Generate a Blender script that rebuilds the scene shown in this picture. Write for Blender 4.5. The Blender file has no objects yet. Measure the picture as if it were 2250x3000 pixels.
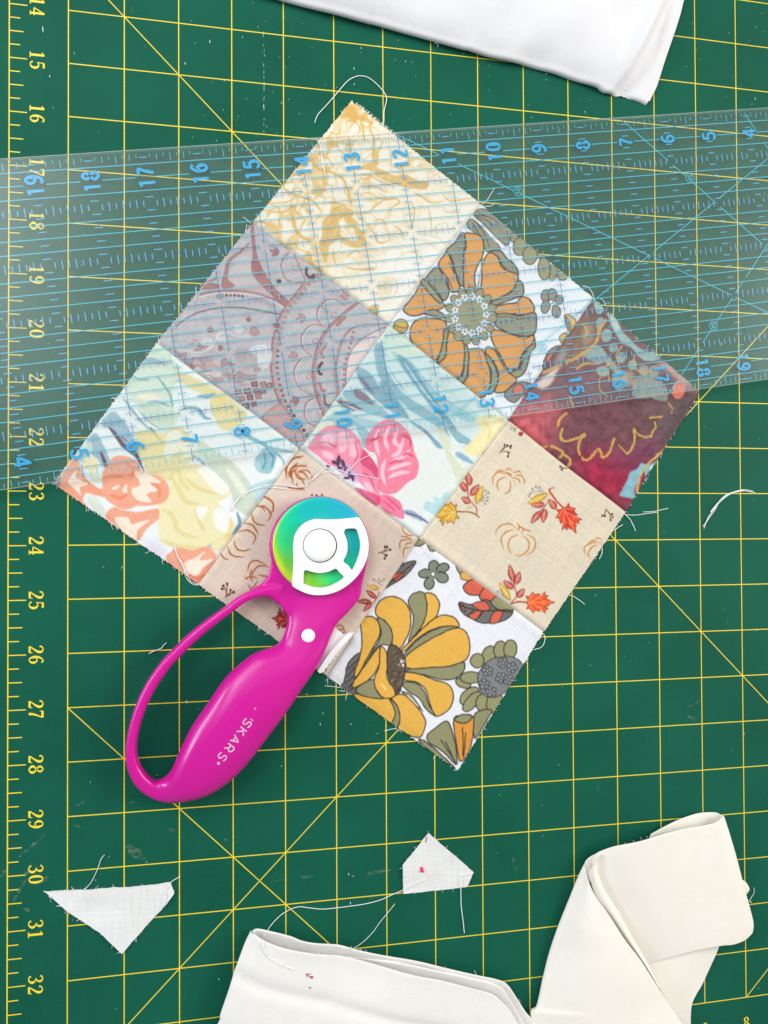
import bpy, bmesh, math, random
import numpy as np
from mathutils import Vector, Matrix
from mathutils.geometry import tessellate_polygon
from mathutils.bvhtree import BVHTree

SC = bpy.context.scene
COL = SC.collection
INCH = 0.0254
rng = np.random.default_rng(7)
rnd = random.Random(11)

# ------------------------------------------------------------------ camera
FPX = 2361.0936                                   # focal length in photo pixels (photo 2250 x 3000)
def rodrigues(r):
    r = np.array(r); t = np.linalg.norm(r); k = r / t
    K = np.array([[0, -k[2], k[1]], [k[2], 0, -k[0]], [-k[1], k[0], 0]])
    return np.eye(3) + np.sin(t) * K + (1 - np.cos(t)) * K @ K
CR = rodrigues([0.01535738, -0.20267143, -0.00313524])
def mat_xy(c, v):                                 # cutting-mat grid (column, row) in inches -> metres
    return np.array([(c - 6.5) * INCH, (23.0 - v) * INCH])
CP = np.array([(2.73181701 - 6.5) * INCH, (23.0 - 23.6352284) * INCH, 15.8048374 * INCH])
cam_d = bpy.data.cameras.new('camera')
cam = bpy.data.objects.new('camera', cam_d); COL.objects.link(cam)
cam_d.sensor_fit = 'VERTICAL'; cam_d.sensor_height = 36.0; cam_d.lens = FPX / 3000 * 36.0
cam_d.clip_start = 0.01; cam_d.clip_end = 50
M4 = Matrix([[*CR[0], CP[0]], [*CR[1], CP[1]], [*CR[2], CP[2]], [0, 0, 0, 1]])
cam.matrix_world = M4
SC.camera = cam

# ------------------------------------------------------------------ light
world = bpy.data.worlds.new('World'); SC.world = world; world.use_nodes = True
bg = world.node_tree.nodes['Background']
bg.inputs[0].default_value = (0.93, 0.96, 1.0, 1); bg.inputs[1].default_value = 0.33
def area(name, loc, target, sx, sy, power, col):
    d = bpy.data.lights.new(name, 'AREA'); d.shape = 'RECTANGLE'; d.size = sx; d.size_y = sy
    d.energy = power; d.color = col
    o = bpy.data.objects.new(name, d); COL.objects.link(o); o.location = loc
    o.rotation_euler = (Vector(target) - Vector(loc)).to_track_quat('-Z', 'Y').to_euler()
    return o
area('ceiling_light', (0.50, 1.00, 1.50), (0.50, 1.00, 0), 2.5, 1.6, 7.5, (0.97, 0.99, 1.0))
area('ruler_glare_fill', (-0.80, 0.76, 1.50), (-0.80, 0.76, 0), 0.66, 0.95, 9.0, (0.95, 0.98, 1.0))  # added overhead panel that lifts the reflection on the ruler's left end
area('window_light', (-0.80, 1.05, 1.15), (-0.1, 0.12, 0), 0.9, 0.8, 8.5, (0.93, 0.97, 1.0))
area('side_window_light', (1.70, 0.32, 1.0), (0.0, 0.0, 0), 0.9, 0.8, 29.0, (1.0, 0.965, 0.91))
area('left_window_light', (-1.45, 0.30, 0.60), (-0.05, -0.05, 0), 0.8, 0.34, 13.0, (0.80, 0.90, 1.0))
SC.view_settings.view_transform = 'Standard'; SC.view_settings.look = 'None'
SC.view_settings.exposure = 0.0; SC.view_settings.gamma = 1.0

# ------------------------------------------------------------------ photo tracing frames
S3 = 1659 / 750
FR = {'A': (0, 0, S3), 'B': (750, 0, S3), 'C': (1500, 0, S3), 'D': (0, 750, S3), 'E': (750, 750, S3), 'F': (1500, 750, S3),
      'G': (0, 1500, S3), 'H': (750, 1500, S3), 'I': (1500, 1500, S3), 'J': (0, 2250, S3), 'K': (750, 2250, S3), 'L': (1500, 2250, S3),
      'O': (1160, 580, 1659 / 600), 'P': (480, 640, 1659 / 650), 'Q': (150, 980, S3), 'R': (740, 1430, 1659 / 400),
      'S': (360, 1700, 1659 / 700), 'T': (760, 280, 1659 / 650), 'U': (1230, 1230, 1659 / 600), 'V': (1460, 860, 1659 / 600), 'X': (0, 0, 1.0)}
def px(f, x, y):
    o = FR[f]; return np.array([o[0] + x / o[2], o[1] + y / o[2]])
def unproj(q, z):                                 # photo pixel -> point of the plane at height z (metres)
    d = CR @ np.array([(q[0] - 1125) / FPX, -(q[1] - 1500) / FPX, -1.0])
    t = (z - CP[2]) / d[2]
    return CP + t * d
def W(f, x, y, z): return unproj(px(f, x, y), z)
def proj(pts):                                    # (n,3) metres -> (n,2) photo pixels
    d = (np.asarray(pts) - CP) @ CR
    return np.stack([1125 + FPX * d[:, 0] / -d[:, 2], 1500 - FPX * d[:, 1] / -d[:, 2]], 1)
def pts(s):                                       # "x,y x,y ..." -> array
    return np.array([[float(t) for t in w.split(',')] for w in s.split()])
def spline(p, closed=False, k=6):                 # Catmull-Rom through the points
    p = np.asarray(p, float); n = len(p)
    if n < 3: return p
    out = []
    for i in range(n if closed else n - 1):
        if closed: a, b, c, d = p[(i - 1) % n], p[i], p[(i + 1) % n], p[(i + 2) % n]
        else: a, b, c, d = p[max(i - 1, 0)], p[i], p[i + 1], p[min(i + 2, n - 1)]
        for t in np.arange(k) / k:
            out.append(0.5 * (2 * b + (c - a) * t + (2 * a - 5 * b + 4 * c - d) * t * t + (3 * b - a - 3 * c + d) * t ** 3))
    if not closed: out.append(p[-1])
    return np.array(out)
def resample(p, n):
    p = np.asarray(p, float); L = np.r_[0, np.cumsum(np.linalg.norm(np.diff(p[:, :2], axis=0), axis=1))]
    s = np.linspace(0, L[-1], n)
    return np.stack([np.interp(s, L, p[:, i]) for i in range(p.shape[1])], 1)
def lin(c):                                       # sRGB 0..255 -> linear
    c = np.asarray(c, float) / 255.0
    return np.where(c <= 0.04045, c / 12.92, ((c + 0.055) / 1.055) ** 2.4)
def noise2(h, w, cell, seed):                     # smooth value noise, -1..1
    r = np.random.default_rng(seed); gh, gw = int(h / cell) + 3, int(w / cell) + 3
    g = r.random((gh, gw)) * 2 - 1
    y = np.arange(h) / cell; x = np.arange(w) / cell
    yi, xi = y.astype(int), x.astype(int); fy, fx = y - yi, x - xi
    fy = fy * fy * (3 - 2 * fy); fx = fx * fx * (3 - 2 * fx)
    a = g[yi][:, xi] * (1 - fx) + g[yi][:, xi + 1] * fx
    b = g[yi + 1][:, xi] * (1 - fx) + g[yi + 1][:, xi + 1] * fx
    return a * (1 - fy)[:, None] + b * fy[:, None]

# ------------------------------------------------------------------ object helpers
def link(o, parent=None):
    COL.objects.link(o)
    if parent is not None: o.parent = parent
    return o
def mesh_obj(name, verts, faces, mat=None, parent=None, smooth=False):
    me = bpy.data.meshes.new(name)
    me.from_pydata([tuple(v) for v in verts], [], [tuple(f) for f in faces]); me.update()
    if mat: me.materials.append(mat)
    if smooth: me.polygons.foreach_set('use_smooth', [True] * len(me.polygons))
    return link(bpy.data.objects.new(name, me), parent)
def empty(name, loc=(0, 0, 0)):
    o = bpy.data.objects.new(name, None); o.empty_display_size = 0.01; o.location = loc
    return link(o)
def tag(o, label=None, cat=None, group=None, kind=None):
    if label: o['label'] = label
    if cat: o['category'] = cat
    if group: o['group'] = group
    if kind: o['kind'] = kind
    return o
def mat_new(name, col=(0.5, 0.5, 0.5), rough=0.5, spec=0.5, metal=0.0):
    m = bpy.data.materials.new(name); m.use_nodes = True
    b = m.node_tree.nodes['Principled BSDF']
    b.inputs['Base Color'].default_value = (*col, 1); b.inputs['Roughness'].default_value = rough
    b.inputs['Specular IOR Level'].default_value = spec; b.inputs['Metallic'].default_value = metal
    return m, m.node_tree, b
def nd(nt, typ, **kw):
    n = nt.nodes.new(typ)
    for k, v in kw.items(): setattr(n, k, v)
    return n
def noise_node(nt, scale, detail=4, rough=0.55, vec=None):
    n = nd(nt, 'ShaderNodeTexNoise'); n.inputs['Scale'].default_value = scale
    n.inputs['Detail'].default_value = detail; n.inputs['Roughness'].default_value = rough
    if vec is not None: nt.links.new(vec, n.inputs['Vector'])
    return n
def ramp(nt, fac, lo, hi, a=0.0, b=1.0):
    r = nd(nt, 'ShaderNodeMapRange'); r.clamp = True
    r.inputs['From Min'].default_value = lo; r.inputs['From Max'].default_value = hi
    r.inputs['To Min'].default_value = a; r.inputs['To Max'].default_value = b
    nt.links.new(fac, r.inputs['Value']); return r.outputs[0]
def mixcol(nt, fac, a, b):
    m = nd(nt, 'ShaderNodeMix'); m.data_type = 'RGBA'
    for i, s in ((6, a), (7, b)):
        if isinstance(s, (tuple, list, np.ndarray)): m.inputs[i].default_value = (*s[:3], 1)
        else: nt.links.new(s, m.inputs[i])
    if isinstance(fac, float): m.inputs[0].default_value = fac
    else: nt.links.new(fac, m.inputs[0])
    return m.outputs[2]
def bump(nt, b, height, strength, dist):
    n = nd(nt, 'ShaderNodeBump'); n.inputs['Strength'].default_value = strength; n.inputs['Distance'].default_value = dist
    nt.links.new(height, n.inputs['Height']); nt.links.new(n.outputs[0], b.inputs['Normal']); return n
def objcoord(nt): return nd(nt, 'ShaderNodeTexCoord').outputs['Object']
def stretch(nt, vec, sx, sy, sz=1.0, rot=0.0):
    m = nd(nt, 'ShaderNodeMapping'); m.inputs['Scale'].default_value = (sx, sy, sz); m.inputs['Rotation'].default_value = (0, 0, rot)
    nt.links.new(vec, m.inputs['Vector']); return m.outputs[0]

# flat ribbons (printed ink): collected as quads at one height
class Ribbon:
    def __init__(s): s.v = []; s.f = []
    def line(s, p, w, z):                          # p (n,2) metres, w width or list
        p = np.asarray(p, float); n = len(p); w = np.broadcast_to(np.asarray(w, float), (n,)) / 2
        t = np.zeros_like(p); t[1:-1] = p[2:] - p[:-2] if n > 2 else 0; t[0] = p[1] - p[0]; t[-1] = p[-1] - p[-2]
        t /= np.maximum(np.linalg.norm(t, axis=1), 1e-12)[:, None]; nn = np.stack([-t[:, 1], t[:, 0]], 1)
        b = len(s.v)
        for i in range(n):
            s.v.append((*(p[i] + nn[i] * w[i]), z)); s.v.append((*(p[i] - nn[i] * w[i]), z))
        for i in range(n - 1): s.f.append((b + 2 * i, b + 2 * i + 1, b + 2 * i + 3, b + 2 * i + 2))
    def build(s, name, mat, parent=None): return mesh_obj(name, s.v, s.f, mat, parent)
def tube(path, r, sides=6):                        # path (n,3); r radius or list
    path = np.asarray(path, float); n = len(path); r = np.broadcast_to(np.asarray(r, float), (n,))
    v, f = [], []
    for i in range(n):
        t = path[min(i + 1, n - 1)] - path[max(i - 1, 0)]; t = t / max(np.linalg.norm(t), 1e-12)
        a = np.cross(t, [0, 0, 1.0]); a /= max(np.linalg.norm(a), 1e-9); b = np.cross(a, t)
        for k in range(sides):
            q = 2 * math.pi * k / sides; v.append(path[i] + r[i] * (a * math.cos(q) + b * math.sin(q)))
    for i in range(n - 1):
        for k in range(sides):
            k2 = (k + 1) % sides; f.append((i * sides + k, i * sides + k2, (i + 1) * sides + k2, (i + 1) * sides + k))
    f.append(tuple(range(sides))[::-1]); f.append(tuple((n - 1) * sides + k for k in range(sides)))
    return v, f

# numerals as pen strokes: (x, y, width) in a box 0.6 wide, 1 high; 'serif' strokes only in the mat's lettering
DIG = {
 '1': [([(.3,.02,.16),(.3,.97,.16)],0), ([(.3,.93,.06),(.2,.86,.07),(.1,.82,.05)],0), ([(.1,.03,.07),(.5,.03,.07)],1)],
 '2': [([(.09,.72,.12),(.12,.86,.09),(.28,.95,.07),(.45,.87,.13),(.49,.72,.17),(.42,.53,.14),(.25,.3,.09),(.09,.09,.08)],0), ([(.07,.07,.14),(.52,.07,.14)],0), ([(.5,.07,.08),(.55,.25,.04)],1)],
 '3': [([(.08,.8,.12),(.15,.91,.08),(.28,.96,.07),(.44,.87,.13),(.46,.72,.14),(.36,.57,.08),(.22,.53,.06)],0), ([(.25,.53,.06),(.42,.46,.11),(.51,.28,.17),(.42,.1,.11),(.25,.04,.07),(.11,.1,.09),(.08,.2,.12)],0)],
 '4': [([(.42,.02,.15),(.42,.97,.15)],0), ([(.42,.94,.07),(.05,.32,.07)],0), ([(.03,.28,.08),(.58,.28,.08)],0), ([(.26,.03,.06),(.57,.03,.06)],1)],
 '5': [([(.14,.93,.13),(.5,.93,.13)],0), ([(.15,.96,.06),(.11,.5,.06)],0), ([(.11,.52,.06),(.28,.6,.08),(.45,.5,.14),(.5,.3,.17),(.42,.1,.11),(.25,.04,.07),(.11,.1,.09),(.08,.2,.11)],0)],
 '6': [([(.5,.84,.11),(.42,.95,.08),(.28,.91,.08),(.14,.7,.13),(.1,.4,.17),(.17,.13,.11),(.3,.04,.07),(.44,.13,.11),(.5,.3,.16),(.44,.49,.11),(.3,.56,.07),(.16,.47,.07)],0)],
 '7': [([(.07,.92,.15),(.53,.92,.15)],0), ([(.52,.9,.07),(.38,.6,.1),(.27,.3,.14),(.24,.02,.17)],0), ([(.08,.95,.06),(.06,.73,.04)],1)],
 '8': [([(.3,.54,.09),(.15,.65,.11),(.13,.81,.13),(.3,.96,.07),(.46,.82,.13),(.44,.67,.1),(.3,.54,.09),(.13,.39,.13),(.09,.22,.16),(.3,.04,.08),(.51,.22,.16),(.46,.4,.13),(.3,.54,.09)],0)],
 '0': [([(.3,.04,.07),(.14,.18,.13),(.09,.5,.17),(.14,.82,.13),(.3,.96,.07),(.46,.82,.13),(.51,.5,.17),(.46,.18,.13),(.3,.04,.07)],0)],
}
DIG['9'] = [([(.6 - x, 1 - y, w) for x, y, w in st], s) for st, s in DIG['6']]
def numeral(text, org, d, up, h, z, mat, parent, serif=True, pitch=0.68, wmul=1.0):
    """text centred on org; d, up unit vectors in the plane"""
    r = Ribbon(); n = len(text); d = np.array(d); up = np.array(up)
    for i, ch in enumerate(text):
        x0 = (i - (n - 1) / 2) * pitch - 0.3
        for st, sf in DIG[ch]:
            if sf and not serif: continue
            q = spline(np.array(st), False, 5) if len(st) > 2 else np.array(st)
            if not serif: q = np.c_[q[:, :2], np.full(len(q), 0.165)]
            P2 = np.array(org) + ((q[:, :1] + x0) * d + (q[:, 1:2] - 0.5) * up) * h
            r.line(P2, q[:, 2] * h * wmul, z + 1e-6 * len(r.f))
    return r.build('numeral', mat, parent)
# ------------------------------------------------------------------ tabletop and cutting mat
m, nt, b = mat_new('tabletop_white', (0.55, 0.53, 0.5), 0.5)
nn = noise_node(nt, 30, 4, vec=objcoord(nt)); nt.links.new(mixcol(nt, nn.outputs[0], (0.5, 0.48, 0.45), (0.6, 0.58, 0.55)), b.inputs['Base Color'])
v = [(-1.2, -0.9, -0.03), (1.5, -0.9, -0.03), (1.5, 1.2, -0.03), (-1.2, 1.2, -0.03)]
v += [(x, y, -0.0031) for x, y, z in v]
tag(mesh_obj('tabletop', v, [(3, 2, 1, 0), (4, 5, 6, 7), (0, 1, 5, 4), (1, 2, 6, 5), (2, 3, 7, 6), (3, 0, 4, 7)], m), kind='structure')

m, nt, b = mat_new('mat_green', (0.012, 0.085, 0.055), 0.55, 0.10)
oc = objcoord(nt)
n1 = noise_node(nt, 14, 5, 0.6, oc); n2 = noise_node(nt, 900, 2, 0.6, oc)
c1 = mixcol(nt, ramp(nt, n1.outputs[0], 0.34, 0.66), (0.0040, 0.080, 0.045), (0.0060, 0.104, 0.060))  # broad mottling, patches of sheen painted into the base colour
c2 = mixcol(nt, ramp(nt, n2.outputs[0], 0.35, 0.75, 0.0, 0.35), c1, (0.010, 0.118, 0.078))
# scuffs: thin cut marks along the grid and pale rubbed dust
sv = noise_node(nt, 1.0, 6, 0.75, stretch(nt, oc, 700, 16))
sh = noise_node(nt, 1.0, 3, 0.6, oc); sh.inputs['Scale'].default_value = 22
mm = nd(nt, 'ShaderNodeMath', operation='MULTIPLY')
nt.links.new(ramp(nt, sv.outputs[0], 0.64, 0.78), mm.inputs[0]); nt.links.new(ramp(nt, sh.outputs[0], 0.5, 0.68, 0, 0.55), mm.inputs[1])
c3 = mixcol(nt, mm.outputs[0], c2, (0.10, 0.24, 0.19))
sd = noise_node(nt, 1.0, 7, 0.8, stretch(nt, oc, 150, 60, 1, 0.9))
md = nd(nt, 'ShaderNodeMath', operation='MULTIPLY')
nt.links.new(ramp(nt, sd.outputs[0], 0.64, 0.8), md.inputs[0]); nt.links.new(ramp(nt, noise_node(nt, 17, 2, 0.5, stretch(nt, oc, 1, 1, 1, 2.0)).outputs[0], 0.56, 0.72, 0, 0.5), md.inputs[1])
c4 = mixcol(nt, md.outputs[0], c3, (0.22, 0.27, 0.22))
nt.links.new(c4, b.inputs['Base Color'])
nt.links.new(ramp(nt, n1.outputs[0], 0.3, 0.7, 0.52, 0.64), b.inputs['Roughness'])
bump(nt, b, n2.outputs[0], 0.25, 0.00015)
MAT_GREEN = m
m, nt, b = mat_new('mat_ink_yellow', tuple(lin((238, 205, 60))), 0.45, 0.4)
oc = objcoord(nt)
w1 = noise_node(nt, 260, 4, 0.7, oc); w2 = noise_node(nt, 40, 3, 0.6, oc)
wa = nd(nt, 'ShaderNodeMath', operation='MULTIPLY')
nt.links.new(ramp(nt, w1.outputs[0], 0.5, 0.75), wa.inputs[0]); nt.links.new(ramp(nt, w2.outputs[0], 0.45, 0.65, 0.05, 0.7), wa.inputs[1])
nt.links.new(mixcol(nt, wa.outputs[0], tuple(lin((240, 212, 52))), tuple(lin((150, 168, 70)))), b.inputs['Base Color'])
INK_Y = m

mat_root = empty('cutting_mat', (*mat_xy(11, 17.5), 0))
tag(mat_root, 'green cutting mat printed with a yellow inch grid under everything', 'cutting mat')
mat_root_loc = np.array([*mat_xy(11, 17.5), 0])
def rel(root_loc, vs): return [tuple(np.asarray(p) - root_loc) for p in vs]
x0, y0 = mat_xy(-2.0, 36.0); x1, y1 = mat_xy(24.0, -1.0)
def rounded_rect(x0, y0, x1, y1, r, k=6):
    out = []
    for cx, cy, a in ((x1 - r, y1 - r, 0), (x0 + r, y1 - r, 90), (x0 + r, y0 + r, 180), (x1 - r, y0 + r, 270)):
        for i in range(k + 1):
            q = math.radians(a + 90 * i / k); out.append((cx + r * math.cos(q), cy + r * math.sin(q)))
    return out
rr = rounded_rect(x0, y0, x1, y1, 0.008); n = len(rr)
v = [(x, y, 0) for x, y in rr] + [(x, y, -0.003) for x, y in rr]
f = [tuple(range(n)), tuple(range(2 * n - 1, n - 1, -1))] + [(i, i + n, (i + 1) % n + n, (i + 1) % n) for i in range(n)]
mesh_obj('mat_sheet', rel(mat_root_loc, v), f, MAT_GREEN, mat_root)
ZI = 0.00004
def msh(a, bq): return np.array([mat_xy(*a), mat_xy(*bq)]) - mat_root_loc[:2]
g = Ribbon(); LW = 0.00048
for c in range(0, 23): g.line(msh((c, 0), (c, 34)), LW, ZI)
for r_ in range(0, 35): g.line(msh((0, r_), (22, r_)), LW, ZI + 2e-6)
g.build('printed_grid', INK_Y, mat_root)
g = Ribbon()
def clipdiag(p, q):                               # clip to grid 0..22 x 0..34
    p = np.array(p, float); q = np.array(q, float); ts = np.linspace(0, 1, 4001); l = p + (q - p) * ts[:, None]
    k = (l[:, 0] >= 0) & (l[:, 0] <= 22) & (l[:, 1] >= 0) & (l[:, 1] <= 34); l = l[k]
    return l[0], l[-1]
for p, q in (((-1, 12), (22, 35)), ((22, 12), (0, 34)), ((0, 27), (7, 34)), ((14, 34), (22, 26))):
    p, q = clipdiag(p, q); g.line(msh(p, q), LW * 0.95, ZI + 4e-6)
g.build('printed_diagonals', INK_Y, mat_root)
g = Ribbon(); g.line(msh((-1.03, 0), (-1.03, 34)), LW * 1.1, ZI)
for i in range(0, 34 * 4 + 1):
    vv = i / 4; ln = 0.31 if i % 4 == 0 else (0.245 if i % 2 == 0 else 0.19)
    g.line(msh((-1.03, vv), (-1.03 + ln, vv)), LW, ZI + 2e-6)
g.line(msh((0, 35.0), (22, 35.0)), LW, ZI)
for i in range(0, 22 * 4 + 1):
    cc = i / 4; ln = 0.31 if i % 4 == 0 else (0.245 if i % 2 == 0 else 0.19)
    g.line(msh((cc, 35.0), (cc, 35.0 - ln)), LW, ZI + 2e-6)
g.build('printed_ruler_scale', INK_Y, mat_root)
for vv in range(14, 33):
    numeral(str(vv), mat_xy(-0.545, vv) - mat_root_loc[:2], (0, -1), (1, 0), 0.262 * INCH, ZI, INK_Y, mat_root, True, 0.72)
for cc in (13, 14):
    numeral(str(22 - cc), mat_xy(cc, 34.545) - mat_root_loc[:2], (1, 0), (0, 1), 0.25 * INCH, ZI, INK_Y, mat_root, True, 0.72)
# ------------------------------------------------------------------ printed quilt cotton
class Canvas:
    """the dye print of one patch, painted in photo coordinates and later laid onto the patch's own vertices"""
    def __init__(s, quad, base, seed, mg=16):
        q = np.array(quad); s.x0, s.y0 = np.floor(q.min(0)).astype(int) - mg
        x1, y1 = np.ceil(q.max(0)).astype(int) + mg
        s.w, s.h = x1 - s.x0, y1 - s.y0; s.seed = seed
        s.im = np.ones((s.h, s.w, 3)) * np.array(base, float); s.f = 'X'
    def P(s, p):
        o = FR[s.f]; p = np.asarray(p, float); return np.stack([o[0] + p[:, 0] / o[2] - s.x0, o[1] + p[:, 1] / o[2] - s.y0], 1)
    def _mask(s, p):                               # even-odd fill
        x0, y0 = np.maximum(np.floor(p.min(0)).astype(int), 0); x1 = min(int(p[:, 0].max()) + 2, s.w); y1 = min(int(p[:, 1].max()) + 2, s.h)
        if x1 <= x0 or y1 <= y0: return None
        tg = np.zeros((y1 - y0, x1 - x0 + 1), bool)
        for (ax, ay), (bx, by) in zip(p, np.roll(p, -1, 0)):
            if ay == by: continue
            if ay > by: ax, ay, bx, by = bx, by, ax, ay
            r0 = max(math.ceil(ay - .5), y0); r1 = min(math.ceil(by - .5), y1)
            if r1 <= r0: continue
            ys = np.arange(r0, r1); xs = ax + (ys + .5 - ay) * (bx - ax) / (by - ay)
            tg[ys - y0, np.clip(np.ceil(xs - .5).astype(int) - x0, 0, x1 - x0)] ^= True
        return x0, y0, x1, y1, np.bitwise_xor.accumulate(tg, axis=1)[:, :-1]
    def mix(s, x0, y0, x1, y1, a, col):
        v = s.im[y0:y1, x0:x1]; v += (np.array(col, float) - v) * a[..., None]
    def poly(s, t, col, line=None, lw=2.4, smooth=True, a=1.0, soft=0, tex=0.0):
        p = pts(t) if isinstance(t, str) else np.asarray(t, float)
        q = s.P(spline(p, True, 5) if smooth else p); r = s._mask(q)
        if r is None: return
        x0, y0, x1, y1, m = r; al = m.astype(float) * a
        if soft:
            k = int(soft); al = np.pad(al, k)
            for _ in range(2):
                c = np.cumsum(np.pad(al, ((k + 1, k), (0, 0))), 0); al = (c[2 * k + 1:] - c[:-2 * k - 1]) / (2 * k + 1)
                c = np.cumsum(np.pad(al, ((0, 0), (k + 1, k))), 1); al = (c[:, 2 * k + 1:] - c[:, :-2 * k - 1]) / (2 * k + 1)
            X0, Y0, X1, Y1 = x0 - k, y0 - k, x1 + k, y1 + k
            cx0, cy0, cx1, cy1 = max(X0, 0), max(Y0, 0), min(X1, s.w), min(Y1, s.h)
            al = al[cy0 - Y0:al.shape[0] - (Y1 - cy1), cx0 - X0:al.shape[1] - (X1 - cx1)]; x0, y0, x1, y1 = cx0, cy0, cx1, cy1
        if tex: al = al * np.clip(1 - tex * (0.5 + 0.5 * noise2(y1 - y0, x1 - x0, 7, int(q[0, 0] * 7) % 9999)), 0, 1)
        s.mix(x0, y0, x1, y1, al, col)
        if line is not None: s._stroke(np.vstack([q, q[:1]]), lw, line)
    def _stroke(s, q, w, col, a=1.0, taper=False):
        w = np.broadcast_to(np.asarray(w, float), (len(q),)) / 2
        if taper: w = w * np.clip(np.sin(np.linspace(0.12, math.pi - 0.12, len(q))) * 1.3, 0.25, 1)
        R = w.max() + 1.5
        x0, y0 = np.maximum(np.floor(q.min(0) - R).astype(int), 0); x1 = min(int(q[:, 0].max() + R) + 1, s.w); y1 = min(int(q[:, 1].max() + R) + 1, s.h)
        if x1 <= x0 or y1 <= y0: return
        al = np.zeros((y1 - y0, x1 - x0))
        for i in range(len(q) - 1):
            A, B = q[i], q[i + 1]; r = max(w[i], w[i + 1]) + 1.2
            u0, v0 = np.maximum(np.floor(np.minimum(A, B) - r).astype(int), (x0, y0)); u1 = min(int(max(A[0], B[0]) + r) + 1, x1); v1 = min(int(max(A[1], B[1]) + r) + 1, y1)
            if u1 <= u0 or v1 <= v0: continue
            X = np.arange(u0, u1)[None] + .5 - A[0]; Y = np.arange(v0, v1)[:, None] + .5 - A[1]; d = B - A; L = d @ d + 1e-9
            t = np.clip((X * d[0] + Y * d[1]) / L, 0, 1); D = np.hypot(X - t * d[0], Y - t * d[1])
            k = np.clip((w[i] + (w[i + 1] - w[i]) * t) - D + 0.6, 0, 1)
            v = al[v0 - y0:v1 - y0, u0 - x0:u1 - x0]; np.maximum(v, k, out=v)
        s.mix(x0, y0, x1, y1, al * a, col)
    def stroke(s, t, w, col, a=1.0, smooth=True, taper=False):   # w in frame units
        p = pts(t) if isinstance(t, str) else np.asarray(t, float)
        s._stroke(s.P(spline(p, False, 5) if smooth else p), np.asarray(w, float) / FR[s.f][2], col, a, taper)
    def ell(s, cx, cy, rx, ry, rot, col, line=None, lw=2.4, **k):
        q = np.linspace(0, 2 * math.pi, 15)[:-1]; c, n = math.cos(math.radians(rot)), math.sin(math.radians(rot))
        x, y = rx * np.cos(q), ry * np.sin(q)
        s.poly(np.stack([cx + x * c - y * n, cy + x * n + y * c], 1), col, line, lw, **k)
    def leaflet(s, x0, y0, x1, y1, w, col, dark, vein):
        a, b = np.array([x0, y0], float), np.array([x1, y1], float); d = b - a; n = np.array([-d[1], d[0]]) / np.hypot(*d)
        s.poly(np.array([a, a + d * .3 + n * w * .8, a + d * .6 + n * w * .75, b, a + d * .6 - n * w * .75, a + d * .3 - n * w * .8]), col, dark, 1.6)
        s._stroke(s.P(np.array([a, b])), 1.3, vein)
        for t in (.3, .5, .7):
            for sg in (1, -1): s._stroke(s.P(np.array([a + d * t, a + d * (t + .16) + sg * n * w * .55])), 1.0, vein)
    def maple(s, bx, by, tx, ty, wd, col, col2, dark, vein):   # base of the leaf, tip of the middle lobe
        M = pts('0,0 -.12,.02 -.3,-.06 -.26,.08 -.48,.2 -.36,.27 -.42,.45 -.25,.42 -.5,.66 -.34,.64 -.3,.76 -.16,.62 -.15,.78 -.08,.8 0,1')
        M = np.vstack([M, M[-2:0:-1] * [-1, 1]]); b = np.array([bx, by], float); d = np.array([tx, ty], float) - b; n = np.array([-d[1], d[0]])
        f = lambda q: b + q[:, 1:2] * d + q[:, 0:1] * n * wd
        s.poly(f(M), col, None, smooth=False)
        s.poly(f(pts('0,0 -.2,.1 -.36,.3 -.2,.45 -.05,.3')), col2, smooth=True, a=.7, soft=3)
        s.poly(f(pts('0,.1 .2,.4 .3,.6 .1,.75')), col2, smooth=True, a=.5, soft=3)
        s._stroke(s.P(np.vstack([f(M), f(M[:1])])), 1.6, dark)
        for e in ('0,0 0,.9', '0,.02 -.4,.22', '0,.02 .4,.22', '0,.12 -.4,.6', '0,.12 .4,.6', '-.2,.36 -.22,.52', '.2,.36 .22,.52', '0,.5 -.1,.66', '0,.5 .1,.66'):
            s._stroke(s.P(f(pts(e))), 1.7, vein)
    def sprig(s, x, y, lines, dots, col, w=5):
        for l in lines: s.stroke(l, w, col)
        for dx, dy in dots: s.ell(dx, dy, w * 1.7, w * 1.9, 0, col)

N = [[(1032, 292), (1409, 596), (1740, 874), (2053, 1149)], [(741, 651), (1138, 949), (1490, 1230), (1834, 1500)],
     [(461, 1003), (879, 1315), (1229, 1579), (1593, 1852)], [(154, 1418), (581, 1710), (956, 1981), (1341, 2257)]]
def quad(b, a): return [N[b][a], N[b][a + 1], N[b + 1][a + 1], N[b + 1][a]]

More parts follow.
